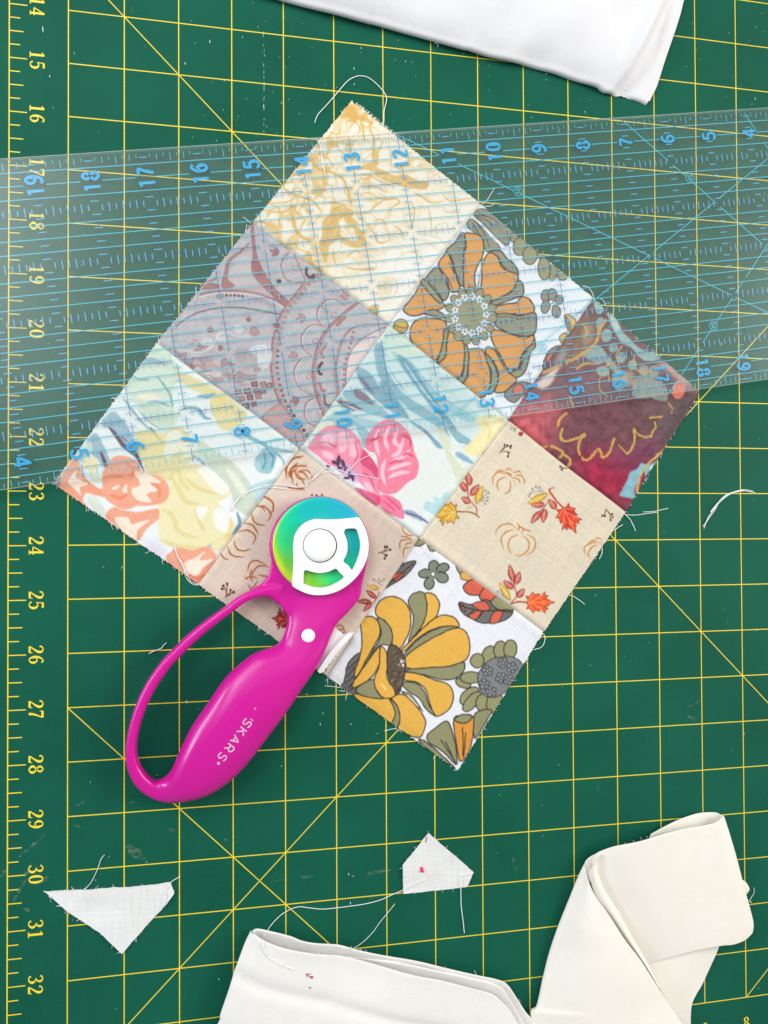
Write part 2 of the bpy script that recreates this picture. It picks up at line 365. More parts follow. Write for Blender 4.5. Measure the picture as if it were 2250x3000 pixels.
def paint_gold():
    s = Canvas(quad(0, 0), (232, 221, 203), 1); s.f = 'T'; G = (208, 164, 84); G2 = (216, 182, 118)
    s.poly('1150,1000 1659,700 1659,1100 1100,1659 800,1659 900,1300', (232, 224, 214), a=.75, soft=40)
    s.poly('900,1200 1300,1100 1400,1300 1100,1500', (236, 229, 224), a=.7, soft=30)
    # cell net: distance to the two nearest seeds, warped
    r = np.random.default_rng(5); k = 190; sx, sy = r.random(k) * s.w, r.random(k) * s.h
    wx, wy = noise2(s.h, s.w, 26, 3) * 11, noise2(s.h, s.w, 26, 4) * 11
    X = np.arange(s.w)[None] + wx; Y = np.arange(s.h)[:, None] + wy
    d1 = np.full((s.h, s.w), 1e9); d2 = d1.copy()
    for i in range(k):
        d = np.hypot(X - sx[i], (Y - sy[i]) * .8); d2 = np.where(d < d1, d1, np.minimum(d2, d)); d1 = np.minimum(d1, d)
    wid = 2.8 + 9.5 * np.clip(noise2(s.h, s.w, 70, 8) + .35, 0, 1) ** 1.5
    al = np.clip((wid - (d2 - d1)) / 2 + .5, 0, 1) * np.clip(.62 + .5 * noise2(s.h, s.w, 40, 9) + .2, .1, 1)
    fade = np.clip(1.15 - ((np.arange(s.w)[None] + np.arange(s.h)[:, None]) - 420) / 480, .14, 1) * .95
    s.mix(0, 0, s.w, s.h, al * fade, G2)
    k = 620; sx, sy = r.random(k) * s.w, r.random(k) * s.h; d1 = np.full((s.h, s.w), 1e9); d2 = d1.copy()
    for i in range(k):
        x0_, x1_ = max(0, int(sx[i]) - 60), min(s.w, int(sx[i]) + 60); y0_, y1_ = max(0, int(sy[i]) - 60), min(s.h, int(sy[i]) + 60)
        d = np.hypot(X[:, x0_:x1_][y0_:y1_] - sx[i], (Y[y0_:y1_, x0_:x1_] - sy[i])); a1, a2 = d1[y0_:y1_, x0_:x1_], d2[y0_:y1_, x0_:x1_]
        a2[:] = np.where(d < a1, a1, np.minimum(a2, d)); a1[:] = np.minimum(a1, d)
    wid2 = .8 + 5 * np.clip(noise2(s.h, s.w, 34, 18) + .1, 0, 1) ** 1.5; al2 = np.clip((wid2 - (d2 - d1)) / 2 + .4, 0, 1) * np.clip(.3 + .9 * noise2(s.h, s.w, 50, 19), 0, .85)
    s.mix(0, 0, s.w, s.h, al2 * fade, G)
    s.mix(0, 0, s.w, s.h, np.clip((d2 - d1 - 14) / 10, 0, 1) * .35 * np.clip(.5 + noise2(s.h, s.w, 30, 20), 0, 1), (242, 236, 226))
    for p in ('470,940 540,890 560,990 600,1010 620,1050 700,1090 760,1060 795,1080 790,1130 720,1140 650,1120 590,1080 540,1110 490,1140 460,1100 470,1030',
              '860,580 930,560 1010,600 1100,590 1180,640 1260,650 1250,700 1180,700 1100,690 1000,660 900,620',
              '650,90 700,70 740,130 820,180 860,210 790,200 740,180 710,210 680,170 600,165', '750,540 830,500 900,500 870,540 930,570 830,560',
              '530,870 600,820 690,860 700,900 620,920 560,1000 540,940', '225,830 275,820 268,920 295,1020 360,1060 420,1070 380,1100 310,1065 258,1000 238,920',
              '350,1160 390,1180 405,1260 480,1300 460,1340 420,1290 370,1240', '640,880 720,930 740,960 700,980 640,940', '840,430 880,400 890,480 850,500',
              '700,980 760,1000 800,1080 740,1070', '450,1090 520,1120 500,1250 470,1200', '820,1590 880,1560 900,1620 850,1659 800,1640'):
        s.poly(p, G, a=.92, tex=.35)
    for p, w in (('160,670 250,740 400,790 480,900', 20), ('90,800 200,800 280,760', 16), ('40,850 110,870 210,860 250,800', 16), ('380,420 410,520 470,570', 18),
                 ('410,530 530,570 620,620 660,700 680,790 700,830', 24), ('500,800 600,810 680,830', 18), ('650,270 655,200 700,185 745,225 750,275 700,290', 14),
                 ('525,270 580,290 615,240', 16), ('830,200 830,260 860,330 850,430', 18), ('760,190 780,280 790,360', 20), ('760,620 820,620 850,590', 16),
                 ('740,595 830,600 900,640 1020,690', 16), ('780,695 880,690 960,730', 14), ('760,740 830,730 900,770 1010,780', 14), ('1150,720 1220,760 1290,800 1380,790', 18),
                 ('1190,460 1205,550', 18), ('1270,620 1350,575', 22), ('1370,740 1430,790 1540,770 1620,770', 14), ('1130,790 1160,850 1150,950 1120,1020', 12),
                 ('1260,830 1280,900 1290,1020', 10), ('1380,830 1400,870 1500,870', 11), ('760,880 830,860 920,790 1010,770 1050,800 980,850 990,910', 16),
                 ('1000,970 1060,1010 1090,1090', 12), ('800,970 860,1030 880,1090 930,1100 980,1070', 16), ('920,1100 940,1210', 12), ('850,940 920,930 960,990', 14),
                 ('640,1280 720,1300 850,1300 880,1270', 16), ('650,1210 720,1160 760,1190', 14), ('550,1140 560,1230 590,1280', 14), ('240,740 260,700 330,690', 14),
                 ('30,960 90,970 140,1010', 10), ('560,900 600,1000 560,1060', 14), ('1040,560 1090,500 1160,480', 13), ('930,330 900,400 890,450', 14)):
        s.stroke(p, w * .8, G, .8, taper=True)
    for p in ('1000,1350 1030,1240 1080,1180 1160,1170 1230,1240 1300,1240', '1200,1040 1330,1060 1390,1120', '880,1420 960,1400 1020,1360', '900,1530 1000,1500 1040,1440', '1160,1080 1250,1090 1340,1160', '1290,1020 1350,960 1440,960'):
        s.stroke(p, 11, G2, .5, taper=True)
    s.poly('900,1380 960,1340 1020,1400 980,1480 920,1540 880,1480', G2, a=.45, tex=.9, soft=3)
    return s

def paint_orange():
    s = Canvas(quad(0, 1), (226, 227, 230), 2); s.f = 'O'; OR = (214, 150, 74); GR = (141, 139, 116); D = (58, 50, 42); G2 = (148, 144, 108)
    for p, c in (('600,170 640,180 700,240 780,320 850,410 790,435 730,425 700,330 640,280 580,230', GR), ('640,110 690,85 780,110 870,180 950,260 935,330 900,385 850,350 760,260 700,200 640,150', GR)):
        s.poly(p, c, D, 2.2)
    for p in ('640,140 740,180 800,230', '650,130 780,160 860,230', '660,110 740,150', '640,180 720,290 760,400', '620,200 680,300', '660,160 720,210'): s.stroke(p, 6, D, .9)
    s.stroke('640,165 720,245 800,335 880,405', 12, (226, 227, 230))
    for p, c in (('240,660 330,560 390,640 430,760 400,830 350,790 280,710', GR), ('380,480 420,440 450,510 490,640 520,720 490,760 440,750 410,640 345,545', OR),
                 ('410,430 480,360 540,280 565,340 555,480 550,620 555,710 520,700 480,580 450,480', GR), ('560,290 640,290 700,320 715,400 700,480 660,560 640,640 640,740 560,740 550,600 550,480 572,380', OR),
                 ('60,900 140,800 210,690 270,740 340,830 400,870 360,900 260,920 170,955 100,945', OR), ('205,690 240,665 330,770 385,845 340,840', G2),
                 ('770,430 850,430 905,490 965,540 995,620 930,600 870,550 830,480', GR), ('700,560 730,480 770,440 830,480 860,560 930,600 985,620 990,680 960,740 880,790 800,830 720,830 690,740 700,650', OR),
                 ('990,670 1030,700 1035,780 960,815 870,850 780,880 765,850 870,800 950,750', GR), ('780,890 900,860 980,850 1020,800 1080,820 1122,880 1110,935 1040,945 950,940 850,940 800,930', OR),
                 ('810,955 900,935 1000,955 1122,930 1142,1000 1130,1090 1060,1120 980,1110 900,1085 810,1035', GR), ('1112,1110 1132,1200 1090,1260 1070,1350 1030,1430 970,1455 910,1425 960,1400 1010,1370 1025,1280 1070,1220', G2),
                 ('790,1070 880,1085 980,1120 1060,1130 1120,1110 1110,1180 1060,1220 1020,1280 1000,1370 950,1390 900,1380 860,1300 800,1200 770,1120', OR),
                 ('740,1210 800,1230 850,1320 900,1400 980,1470 930,1530 870,1575 810,1575 805,1530 830,1450 820,1380 780,1310 730,1260', OR),
                 ('720,1250 780,1320 820,1400 830,1470 800,1560 750,1590 770,1500 770,1400 740,1330', G2), ('600,1230 700,1230 740,1330 768,1420 760,1540 720,1605 665,1615 600,1570 540,1520 580,1450 590,1350 580,1280', OR),
                 ('560,1180 590,1240 590,1350 570,1460 520,1520 475,1490 540,1430 555,1330 550,1240', G2), ('430,1080 490,1120 550,1180 556,1300 540,1410 480,1475 400,1425 315,1350 380,1310 410,1200', OR),
                 ('430,1055 412,1170 400,1290 330,1345 345,1300 370,1200 390,1090', G2), ('130,1030 190,980 280,972 380,990 412,1030 390,1090 380,1180 350,1270 300,1325 200,1240 130,1170 113,1100', OR),
                 ('230,935 300,903 370,930 412,970 350,965 270,950', GR)):
        s.poly(p, c, D, 3.6)
    for p in ('420,640 470,760', '430,520 500,660', '820,1240 890,1370', '1010,985 900,960 830,970', '980,985 1100,965', '1040,1290 1020,1400', '300,700 370,800', '700,490 690,600 650,760'): s.stroke(p, 6, D, .9)
    s.stroke('715,490 690,600 672,745', 11, GR); s.stroke('690,610 675,720', 6, (226, 226, 226))
    for i in range(15):
        q = 2 * math.pi * i / 15 + .1; s.ell(610 + 176 * math.cos(q), 955 + 200 * math.sin(q), 38, 33, math.degrees(q), G2, D, 2.0)
    s.ell(610, 945, 150, 165, 0, G2)
    for i in range(13):
        q = 2 * math.pi * i / 13; cx, cy = 605 + 128 * math.cos(q), 945 + 148 * math.sin(q)
        for j in range(5):
            t = 2 * math.pi * j / 5 + i; s.ell(cx + 19 * math.cos(t), cy + 19 * math.sin(t), 12, 12, 0, (232, 234, 238), (120, 122, 126), 0.8)
        s.ell(cx, cy, 8, 8, 0, (110, 112, 118))
    for cx, cy, rx, ry, r in ((965, 320, 36, 40, 20), (1350, 625, 44, 40, 40), (1275, 600, 34, 70, 10), (1010, 390, 55, 78, 15), (1150, 440, 30, 50, -30), (1090, 462, 60, 78, 10), (1205, 572, 50, 95, -3)):
        s.ell(cx, cy, rx, ry, r, G2, D, 2.4)
    for cx, cy, rx, ry, r in ((1215, 790, 36, 48, 20), (1270, 785, 36, 50, -5), (1325, 825, 34, 36, 0), (1215, 880, 36, 55, 15), (1300, 920, 34, 52, -10)): s.ell(cx, cy, rx, ry, r, (134, 136, 128), D, 2.2)
    s.ell(1258, 842, 18, 16, 0, (230, 230, 230), D, 2)
    s.poly('1370,955 1410,950 1468,1010 1430,1085 1395,1060', (222, 178, 84), D, 2.2); s.poly('1370,960 1400,990 1420,1080 1385,1050', (150, 120, 105), D, 1.5)
    s.poly('1325,1130 1360,1100 1395,1110 1370,1150 1340,1175', (222, 178, 84), D, 2.2)
    s.ell(40, 1040, 60, 56, 0, (202, 162, 66), D, 2.4); s.stroke('-20,1030 50,1055 100,1045', 6, D)
    for o in (0, 1):
        s.poly(('880,1590 980,1500 1080,1500 1110,1545 1010,1615 950,1659', '1190,1370 1230,1250 1310,1200 1345,1220 1260,1300 1225,1375')[o], (128, 126, 124), D, 2.6)
    for p in ('950,1540 1010,1510 1040,1560 970,1600', '1215,1300 1260,1250 1270,1300 1230,1340', '1060,1500 1090,1510 1080,1540'): s.poly(p, (206, 108, 92), D, 1.8)
    return s

def paint_maroon():
    s = Canvas(quad(0, 2), (112, 70, 77), 3); s.f = 'V'; B = (101, 77, 76)
    s.poly('700,-50 1000,200 1400,500 1659,760 1659,900 1300,1300 1000,900 900,400', B, a=.8, soft=40)
    s.poly('-50,950 300,1000 420,1150 350,1400 100,1250', (196, 84, 92), a=.9, soft=32)
    s.poly('200,860 480,840 560,960 300,1100 80,1010', (205, 105, 108), a=.8, soft=28)
    s.poly('600,1350 800,1280 1000,1380 1150,1320 1150,1659 750,1659', (158, 36, 66), a=.95, soft=36)
    s.poly('860,1350 1060,1320 1200,1180 1350,1250 1150,1380 1000,1420', (122, 62, 96), a=.7, soft=24)
    s.poly('1350,850 1640,800 1500,1150 1300,1150', (92, 78, 80), a=.8, soft=30)
    s.poly('480,760 640,680 900,760 880,880 560,880', (122, 92, 98), a=.7, soft=24)
    s.poly('540,350 750,120 790,260 760,480 560,600 500,480', (140, 107, 70), a=.85, soft=12, tex=.6)
    s.poly('690,250 770,240 770,380 690,400', (160, 142, 118), a=.7, soft=6)
    h, w = s.h, s.w; nz = noise2(h, w, 9, 21) * .5 + noise2(h, w, 3, 22) * .35 + noise2(h, w, 22, 23) * .6
    s.im *= (1 + .17 * nz)[..., None]
    s.poly('780,60 830,70 860,110 840,160 800,160 780,110', (152, 192, 188), a=.9)
    A = (151, 190, 184)
    for cx, cy, rx, ry in ((825, 240, 30, 50), (880, 340, 44, 54), (935, 440, 36, 40), (1000, 520, 38, 44), (1090, 580, 36, 42), (1180, 620, 40, 42), (1265, 630, 44, 46), (850, 630, 54, 40), (985, 705, 62, 82), (1135, 340, 20, 34)):
        s.ell(cx, cy, rx, ry, 15, A if cx < 1100 else (160, 168, 156), a=.9, soft=1, tex=.25)
    s.poly('890,150 960,200 1000,290 1070,370 1130,430 1230,470 1290,460 1330,520 1230,550 1150,520 1080,440 1000,400 950,320 905,220', A, a=.95, soft=1, tex=.2)
    s.poly('900,160 960,210 990,280 930,290', (196, 205, 200), a=.8, soft=4)
    s.poly('690,480 760,420 830,430 890,500 960,580 1010,640 940,640 870,560 800,580 780,560 700,510', A, a=.9, soft=1, tex=.3)
    s.poly('1100,700 1200,660 1300,680 1340,720 1375,800 1360,870 1280,860 1240,845 1190,850 1110,840 1093,780', (152, 166, 155), a=.92, soft=1, tex=.3)
    s.poly('1000,640 1090,640 1100,740 1020,740', (186, 160, 130), a=.7, soft=5)
    s.poly('340,700 400,650 510,585 470,650 440,720 370,770 290,750', (222, 202, 192), a=.95, soft=3)
    s.poly('520,440 480,520 440,580 520,560 560,480', (176, 190, 184), a=.6, soft=6)
    s.poly('1290,560 1400,560 1480,640 1600,720 1640,790 1540,790 1480,720 1380,640 1300,600', (212, 160, 144), a=.9, soft=7)
    s.poly('1520,740 1590,730 1620,790 1560,800', (96, 82, 80), a=.6, soft=6)
    s.ell(1462, 780, 52, 76, 10, (224, 124, 98), soft=1)
    s.poly('990,1640 1000,1600 1050,1510 1070,1450 1130,1420 1160,1375 1230,1385 1315,1345 1300,1400 1230,1440 1200,1480 1185,1435 1150,1510 1110,1590 1110,1659', (127, 197, 206), a=.95, soft=1, tex=.2)
    s.poly('1240,1400 1300,1375 1290,1410 1240,1440', (200, 222, 222), a=.8, soft=2)
    G = (204, 160, 84); k = 0
    for t, w in (('550,970 500,1020 485,1070', 20), ('520,1100 505,1160 540,1195 620,1180 705,1145 665,1190 652,1250 660,1310', 19), ('680,1330 720,1350 770,1310 820,1260 850,1325 900,1290 945,1175', 18),
                 ('1050,1300 1090,1250 1110,1170 1102,1100 1150,1150 1230,1160 1272,1090', 16), ('1235,1010 1325,998', 14), ('425,1235 490,1260 525,1290 500,1330', 20), ('540,1310 585,1350 570,1410', 20),
                 ('980,1230 1050,1300', 10), ('355,1252 390,1238', 20), ('585,840 610,920', 20), ('640,610 700,570 785,570', 18), ('550,555 650,510 720,460 790,400 825,290 870,220', 26),
                 ('1385,1235 1300,1310 1230,1370 1160,1470 1130,1610', 22), ('980,580 960,500 1005,425', 12), ('1105,490 1110,600 1180,650 1245,625', 14), ('830,640 825,770 885,835', 9), ('890,620 905,720', 14), ('1380,890 1415,935', 10), ('370,640 510,575', 24), ('1410,950 1400,970', 8), ('880,590 930,560 950,620', 14), ('700,360 720,300 690,250', 16), ('1270,1040 1280,1090', 14)):
        k += 1; p = spline(pts(t), False, 8); p = p + np.random.default_rng(k).normal(0, 2.2, p.shape)
        n = len(p); ww = 1.2 * w * (.55 + .5 * np.random.default_rng(k + 50).random(n)); i = 0
        while i < n - 1:
            j = min(n, i + int(np.random.default_rng(k * 31 + i).integers(7, 16)))
            s._stroke(s.P(p[i:j]), ww[i:j] / FR['V'][2], G, .9); i = j if np.random.default_rng(i + k).random() < .5 else j - 1
            if j >= n: break
    return s

def paint_paisley():
    s = Canvas(quad(1, 0), (182, 175, 178), 4); s.f = 'P'; PK = (166, 112, 110); LP = (196, 168, 168); WH = (216, 207, 207); DK = (72, 56, 57); DP = (132, 84, 84)
    h, w = s.h, s.w; s.im *= (1 + .035 * noise2(h, w, 14, 31) + .03 * noise2(h, w, 4, 32))[..., None]
    s.poly('500,400 540,320 620,280 660,340 650,420 700,500 600,490 540,500 480,470', (192, 181, 181), a=.8, soft=4)
    s.poly('330,565 440,520 560,498 700,490 830,560 900,640 820,600 700,560 560,545 400,545', LP, a=.8, soft=3)
    s.poly('560,250 640,190 700,260 640,280', LP, a=.6, soft=5)
    s.poly('650,40 672,60 692,250 740,380 830,520 950,640 900,655 800,560 700,460 658,380 668,250', PK, DP, 1.6)
    s.poly('665,300 690,300 740,400 720,440 670,380', (150, 92, 90), a=.7)
    s.poly('437,520 455,400 480,310 560,250 645,180 560,270 500,320 480,400 480,460 530,505', PK, DP, 1.4)
    s.poly('290,530 320,490 380,485 410,520', (160, 108, 105), DP, 1.4)
    s.stroke('330,470 380,455 390,435', 8, DP)
    for o, c, ww in ((0, PK, 9), (14, WH, 8), (-10, DP, 4)): s.stroke(np.array([[270, 572 + o], [400, 546 + o], [560, 546 + o], [700, 566 + o], [830, 612 + o], [900, 655 + o]]), ww, c)
    q = spline(pts('250,615 370,588 470,575 560,578 650,592 760,625 830,665'), False, 6)
    for i in range(0, len(q), 2):
        s.ell(q[i][0], q[i][1], 9, 10, 0, DK if 7 < i < 22 else WH, DP, 1.2)
    q = resample(spline(pts('95,805 180,742 270,700 370,675 480,665 590,668 700,685 860,715'), False, 8), 52)
    for i in range(52): s.ell(q[i][0], q[i][1], 5.5, 7, 20, DK)
    arc = pts('1150,420 1060,480 980,580 900,680 850,790 820,920 808,1060 815,1180 850,1320 910,1440 990,1560 1050,1659')
    for o, c, ww in ((-9, DP, 5), (0, PK, 12), (12, LP, 6), (20, PK, 5)): s.stroke(arc + [o, 0], ww, c)
    q = resample(spline(arc + [42, 0], False, 6), 34)
    for i in range(34): s.ell(q[i][0], q[i][1], 10, 11, 0, (188, 165, 165) if i < 16 else DK if i > 25 else (130, 100, 100), DP if i < 27 else DK, 1.5)
    a2 = pts('1450,630 1340,715 1230,820 1165,930 1130,1060 1120,1180 1145,1310 1180,1420 1215,1500')
    for o, c, ww in ((-10, DP, 5), (0, PK, 13), (16, DP, 4)): s.stroke(a2 + [o, 0], ww, c)
    for t in ('1190,810 1150,720 1190,635 1280,608 1365,655', '1210,812 1110,800 1042,870 1040,950 1105,1025', '1120,1040 1040,1050 985,1120 990,1210 1050,1290 1115,1322',
              '1130,1342 1070,1390 1058,1470 1095,1540 1150,1562', '940,260 888,320 890,400 940,470 1040,482 1075,460', '980,270 1022,370 1065,462', '1230,700 1190,660 1210,620'):
        top = pts(t); s.stroke(top, 15, PK); s.stroke(top + [5, 3], 7, WH if top[0][1] > 600 else LP); s.stroke(top - [7, 3], 3, DP)
    for cx, cy in ((1270, 720), (1135, 915), (1090, 1180), (1165, 1450), (985, 370)): s.ell(cx, cy, 14, 22, 60, (200, 182, 182), PK, 2.4)
    for t, c in (('1070,370 1068,420 1100,442 1122,425', DK), ('1185,1078 1158,1120 1165,1160 1180,1165', DK), ('1212,955 1178,1000 1195,1038', PK), ('1165,1230 1185,1290 1205,1285', PK), ('1200,1330 1208,1390 1245,1408', DP), ('1325,755 1298,800 1355,742', PK), ('1240,1405 1250,1400', DK)):
        s.stroke(t, 19, c)
    s.ell(862, 472, 18, 18, 0, DK); s.ell(1120, 440, 12, 12, 0, DK)
    for bx, by, r in ((1360, 610, -100), (1060, 740, 170), (1000, 1020, 165), (1010, 1360, 170), (860, 260, 200), (350, 850, -90), (635, 770, -90), (410, 960, 30), (840, 780, 90), (200, 1100, 20), (1490, 1100, 200)):
        for dq, l in ((-38, 60), (0, 78), (38, 60)):
            q = math.radians(r + dq); big = bx > 800
            l2 = l * (.9 if big else .55); s.leaflet(bx, by, bx + l2 * math.cos(q), by + l2 * math.sin(q), 13 if big else 10, WH if (900 < bx < 1400 and by < 1100 and by > 500) else (158, 108, 108), DP, PK)
    for cx, cy, R, c in ((680, 840, 38, PK), (330, 930, 48, WH), (430, 880, 40, WH), (560, 820, 34, WH), (800, 820, 30, LP)):
        q = np.linspace(0, 4.6 * math.pi, 40); rr_ = R * (1 - q / q[-1] * .8); s.stroke(np.stack([cx + rr_ * np.cos(q), cy + rr_ * np.sin(q)], 1), 8, c)
    s.stroke('170,990 300,1000 380,930 420,850 480,850 540,880 640,880', 7, WH, .9)
    s.poly('530,970 620,985 700,945 800,955 795,1100 720,1110 680,1045 600,1000', (214, 208, 210), a=.95, soft=1)
    for t in ('560,960 640,980 640,1060 580,1100 530,1040', '640,1000 700,1040 690,1120 640,1090'): s.poly(t, (172, 158, 160), a=.9, soft=1)
    r = np.random.default_rng(77)
    for i in range(46):
        t = r.random(); cx, cy = 150 + t * 480 + r.normal(0, 60), 1050 + t * 170 + r.normal(0, 60)
        q = np.linspace(0, 2 * math.pi, 9)[:-1]; rad = r.uniform(18, 48) * (1 + .45 * r.normal(0, 1, 8))
        s.poly(np.stack([cx + rad * np.cos(q), cy + rad * .6 * np.sin(q)], 1), [(186, 156, 156), (160, 128, 128), (206, 194, 194), (172, 144, 146)][i % 4], [None, DP, None][i % 3], 1.2, a=.8)
    for i, (cx, cy) in enumerate(((680, 1240), (745, 1240), (625, 1292), (690, 1290), (790, 1250), (585, 1350), (645, 1340), (708, 1332), (615, 1402), (672, 1390), (740, 1290), (560, 1300))):
        a = 24; s.poly(np.array([[cx - a, cy - 12], [cx + a * .7, cy - 20], [cx + a, cy + 16], [cx - a * .6, cy + 18]]) , (170, 128, 128) if i % 3 else (150, 100, 98), DP if i % 2 else DK, 2.2, smooth=False)
    s.poly('740,1500 800,1430 870,1388 930,1450 985,1540 1045,1659 880,1650', (186, 150, 148), DP, 1.6)
    il = pts('1659,790 1470,800 1380,850 1330,940 1300,1060 1288,1180 1310,1340'); s.stroke(il, 10, PK); s.stroke(il + [-12, 0], 3, DP)
    for i in range(12): s.ell(1420 - 11 * i + (i > 6) * (i - 6) * 9, 850 + 40 * i, 13, 11, 30, PK)
    s.poly('1659,820 1560,860 1450,930 1390,1020 1366,1130 1366,1260 1430,1200 1480,1100 1560,1000 1659,900', (220, 200, 196), DP, 2)
    return s
def paint_center():
    s = Canvas(quad(1, 1), (219, 223, 218), 5); s.f = 'E'
    WC = lambda p, c, a=.9, soft=1, tex=.18: s.poly(p, c, a=a, soft=soft, tex=tex)
    s.poly('560,860 860,520 1100,600 1460,960 1380,1240 1150,1150 900,1080 640,1120', (196, 214, 214), a=.85, soft=14)
    WC('820,540 880,440 960,500 1060,600 1010,660 900,660', (203, 216, 196)); WC('330,1240 440,1040 560,900 640,1000 560,1060 480,1140', (205, 216, 196), .8, 3)
    WC('770,580 830,590 850,700 950,850 1050,950 1150,1020 1250,1100 1400,1200 1360,1240 1280,1190 1150,1090 1000,1000 880,880 790,760', (124, 166, 178))
    WC('880,620 1010,690 1100,800 1200,900 1330,980 1440,1040 1380,1080 1240,1000 1100,880 960,740', (150, 188, 192))
    WC('920,640 1010,700 1090,830 1180,960 1260,1060 1300,1130 1230,1080 1130,970 1040,850 950,720', (104, 150, 168))
    WC('1090,700 1180,780 1290,890 1390,980 1440,1050 1350,1000 1230,880 1130,780', (190, 208, 200))
    WC('650,720 740,760 830,880 990,1050 900,1020 780,930 680,830', (118, 155, 170)); WC('560,890 660,880 790,960 880,1050 760,1030 640,980', (134, 172, 184))
    WC('800,820 850,820 900,900 960,990 1000,1060 920,980 840,900', (98, 142, 160), .8)
    WC('450,1050 560,1010 680,1050 800,1080 720,1110 560,1090', (150, 186, 192), .8)
    WC('640,1080 700,1110 760,1180 700,1250 680,1180', (140, 176, 190), .9)
    WC('645,860 720,900 765,965 690,940 640,905', (128, 96, 112)); WC('520,940 600,945 690,995 610,1000', (112, 84, 102)); WC('660,770 720,820 770,900 700,840', (120, 96, 120), .8)
    for p, c, w in (('830,640 870,760 950,870 1060,960', (205, 220, 216), 14), ('960,690 1030,790 1110,900 1200,1000', (196, 214, 214), 11), ('1000,1070 1090,1130 1150,1190 1210,1250', (112, 152, 170), 22), ('1090,830 1160,940 1200,980', (96, 140, 160), 10),
                    ('850,560 1000,600', (180, 205, 190), 12), ('1240,1120 1300,1210 1380,1230', (222, 226, 218), 16), ('560,960 680,1010 800,1080', (196, 212, 214), 10)): s.stroke(p, w, c, .9, taper=True)
    WC('1205,1100 1250,1180 1290,1300 1390,1400 1320,1480 1280,1400 1220,1260 1185,1180', (206, 210, 182)); s.stroke('1255,1250 1320,1330 1350,1380', 18, (224, 226, 214), .9, taper=True)
    WC('1290,1280 1330,1275 1405,1330 1400,1350 1330,1320', (120, 160, 184)); WC('1130,1170 1180,1200 1210,1250 1160,1230', (120, 160, 184))
    WC('1430,1050 1560,1030 1610,1090 1520,1200 1440,1300 1345,1260 1420,1180 1460,1120', (232, 219, 156)); s.stroke('1470,1070 1520,1120 1500,1190', 14, (218, 200, 120), .6, taper=True)
    WC('1500,1050 1560,1060 1580,1110 1540,1140', (240, 232, 190), .7, 3)
    P1, PL, PD = (231, 128, 154), (246, 196, 208), (206, 62, 106)
    WC('680,1250 760,1320 797,1400 770,1450 690,1400', PD, .95, 0)
    WC('340,1235 420,1130 500,1098 600,1118 665,1180 692,1260 680,1340 750,1400 800,1480 790,1580 720,1520 640,1440 560,1400 470,1350 390,1290', P1, .97, 0)
    for p in ('420,1180 470,1140 520,1150 500,1230 440,1230', '540,1140 600,1150 590,1250 540,1270', '610,1180 660,1220 660,1300 610,1290', '430,1260 500,1280 500,1320 440,1300', '700,1460 750,1480 760,1540 710,1500'): WC(p, PL, .85, 2)
    for p in ('380,1220 460,1210 520,1240', '640,1200 660,1280 640,1340', '690,1400 740,1440 770,1520'): s.stroke(p, 12, PD, .6, taper=True)
    WC('500,1330 570,1330 650,1400 660,1470 600,1450 540,1400', (192, 166, 204), .95)
    for cx, cy, rx, ry, r in ((535, 1330, 14, 38, 10), (565, 1345, 12, 28, -20), (510, 1340, 20, 12, 20), (470, 1365, 16, 8, 30), (545, 1375, 20, 10, 0), (610, 1420, 12, 24, -20), (590, 1440, 22, 9, 0), (630, 1440, 10, 20, 0), (580, 1380, 8, 20, 30)): s.ell(cx, cy, rx, ry, r, (88, 60, 78))
    WC('715,1190 770,1100 860,1058 940,1088 1000,1160 1030,1270 1057,1350 1042,1430 985,1470 920,1530 850,1545 795,1510 790,1400 780,1290 720,1260', (231, 114, 140), .97, 0)
    for p, c in (('800,1120 780,1200 800,1300', PL), ('870,1100 840,1180 860,1260', PL), ('920,1120 900,1200 940,1240', PL), ('960,1180 930,1270 880,1300', PL), ('1000,1260 940,1310 880,1330', PL), ('1010,1340 930,1360 860,1390', PL), ('1000,1400 920,1410 860,1440', PL), ('840,1320 820,1400 840,1480', PL)):
        s.stroke(p, 26, c, .85, taper=True)
    for p in ('740,1200 790,1180 800,1140', '950,1160 1000,1190 1000,1240', '1020,1300 980,1280 950,1300', '870,1350 900,1330 960,1330'): s.stroke(p, 14, (213, 66, 104), .8, taper=True)
    s.f = 'H'
    WC('-80,-100 40,-100 130,-50 200,30 195,80 150,40 90,-20 0,-40', (233, 112, 142), .97, 0)
    s.f = 'E'; WC('780,1560 860,1550 940,1600 960,1700 880,1680 820,1640', (231, 108, 138), .97, 0); WC('640,1500 800,1560 790,1620 720,1580', PD, .8, 1)
    for p in ('830,1590 900,1650', '860,1570 930,1640'): s.stroke(p, 10, PD, .7)
    WC('1090,1640 1110,1590 1160,1600 1150,1560 1200,1570 1230,1530 1270,1540 1230,1600 1180,1680', (170, 205, 208)); s.f = 'H'
    WC('950,0 1010,-10 1090,40 1110,70 1050,50', (120, 148, 176)); s.stroke('975,10 1040,25 1115,70', 8, (100, 70, 110), .9)
    return s

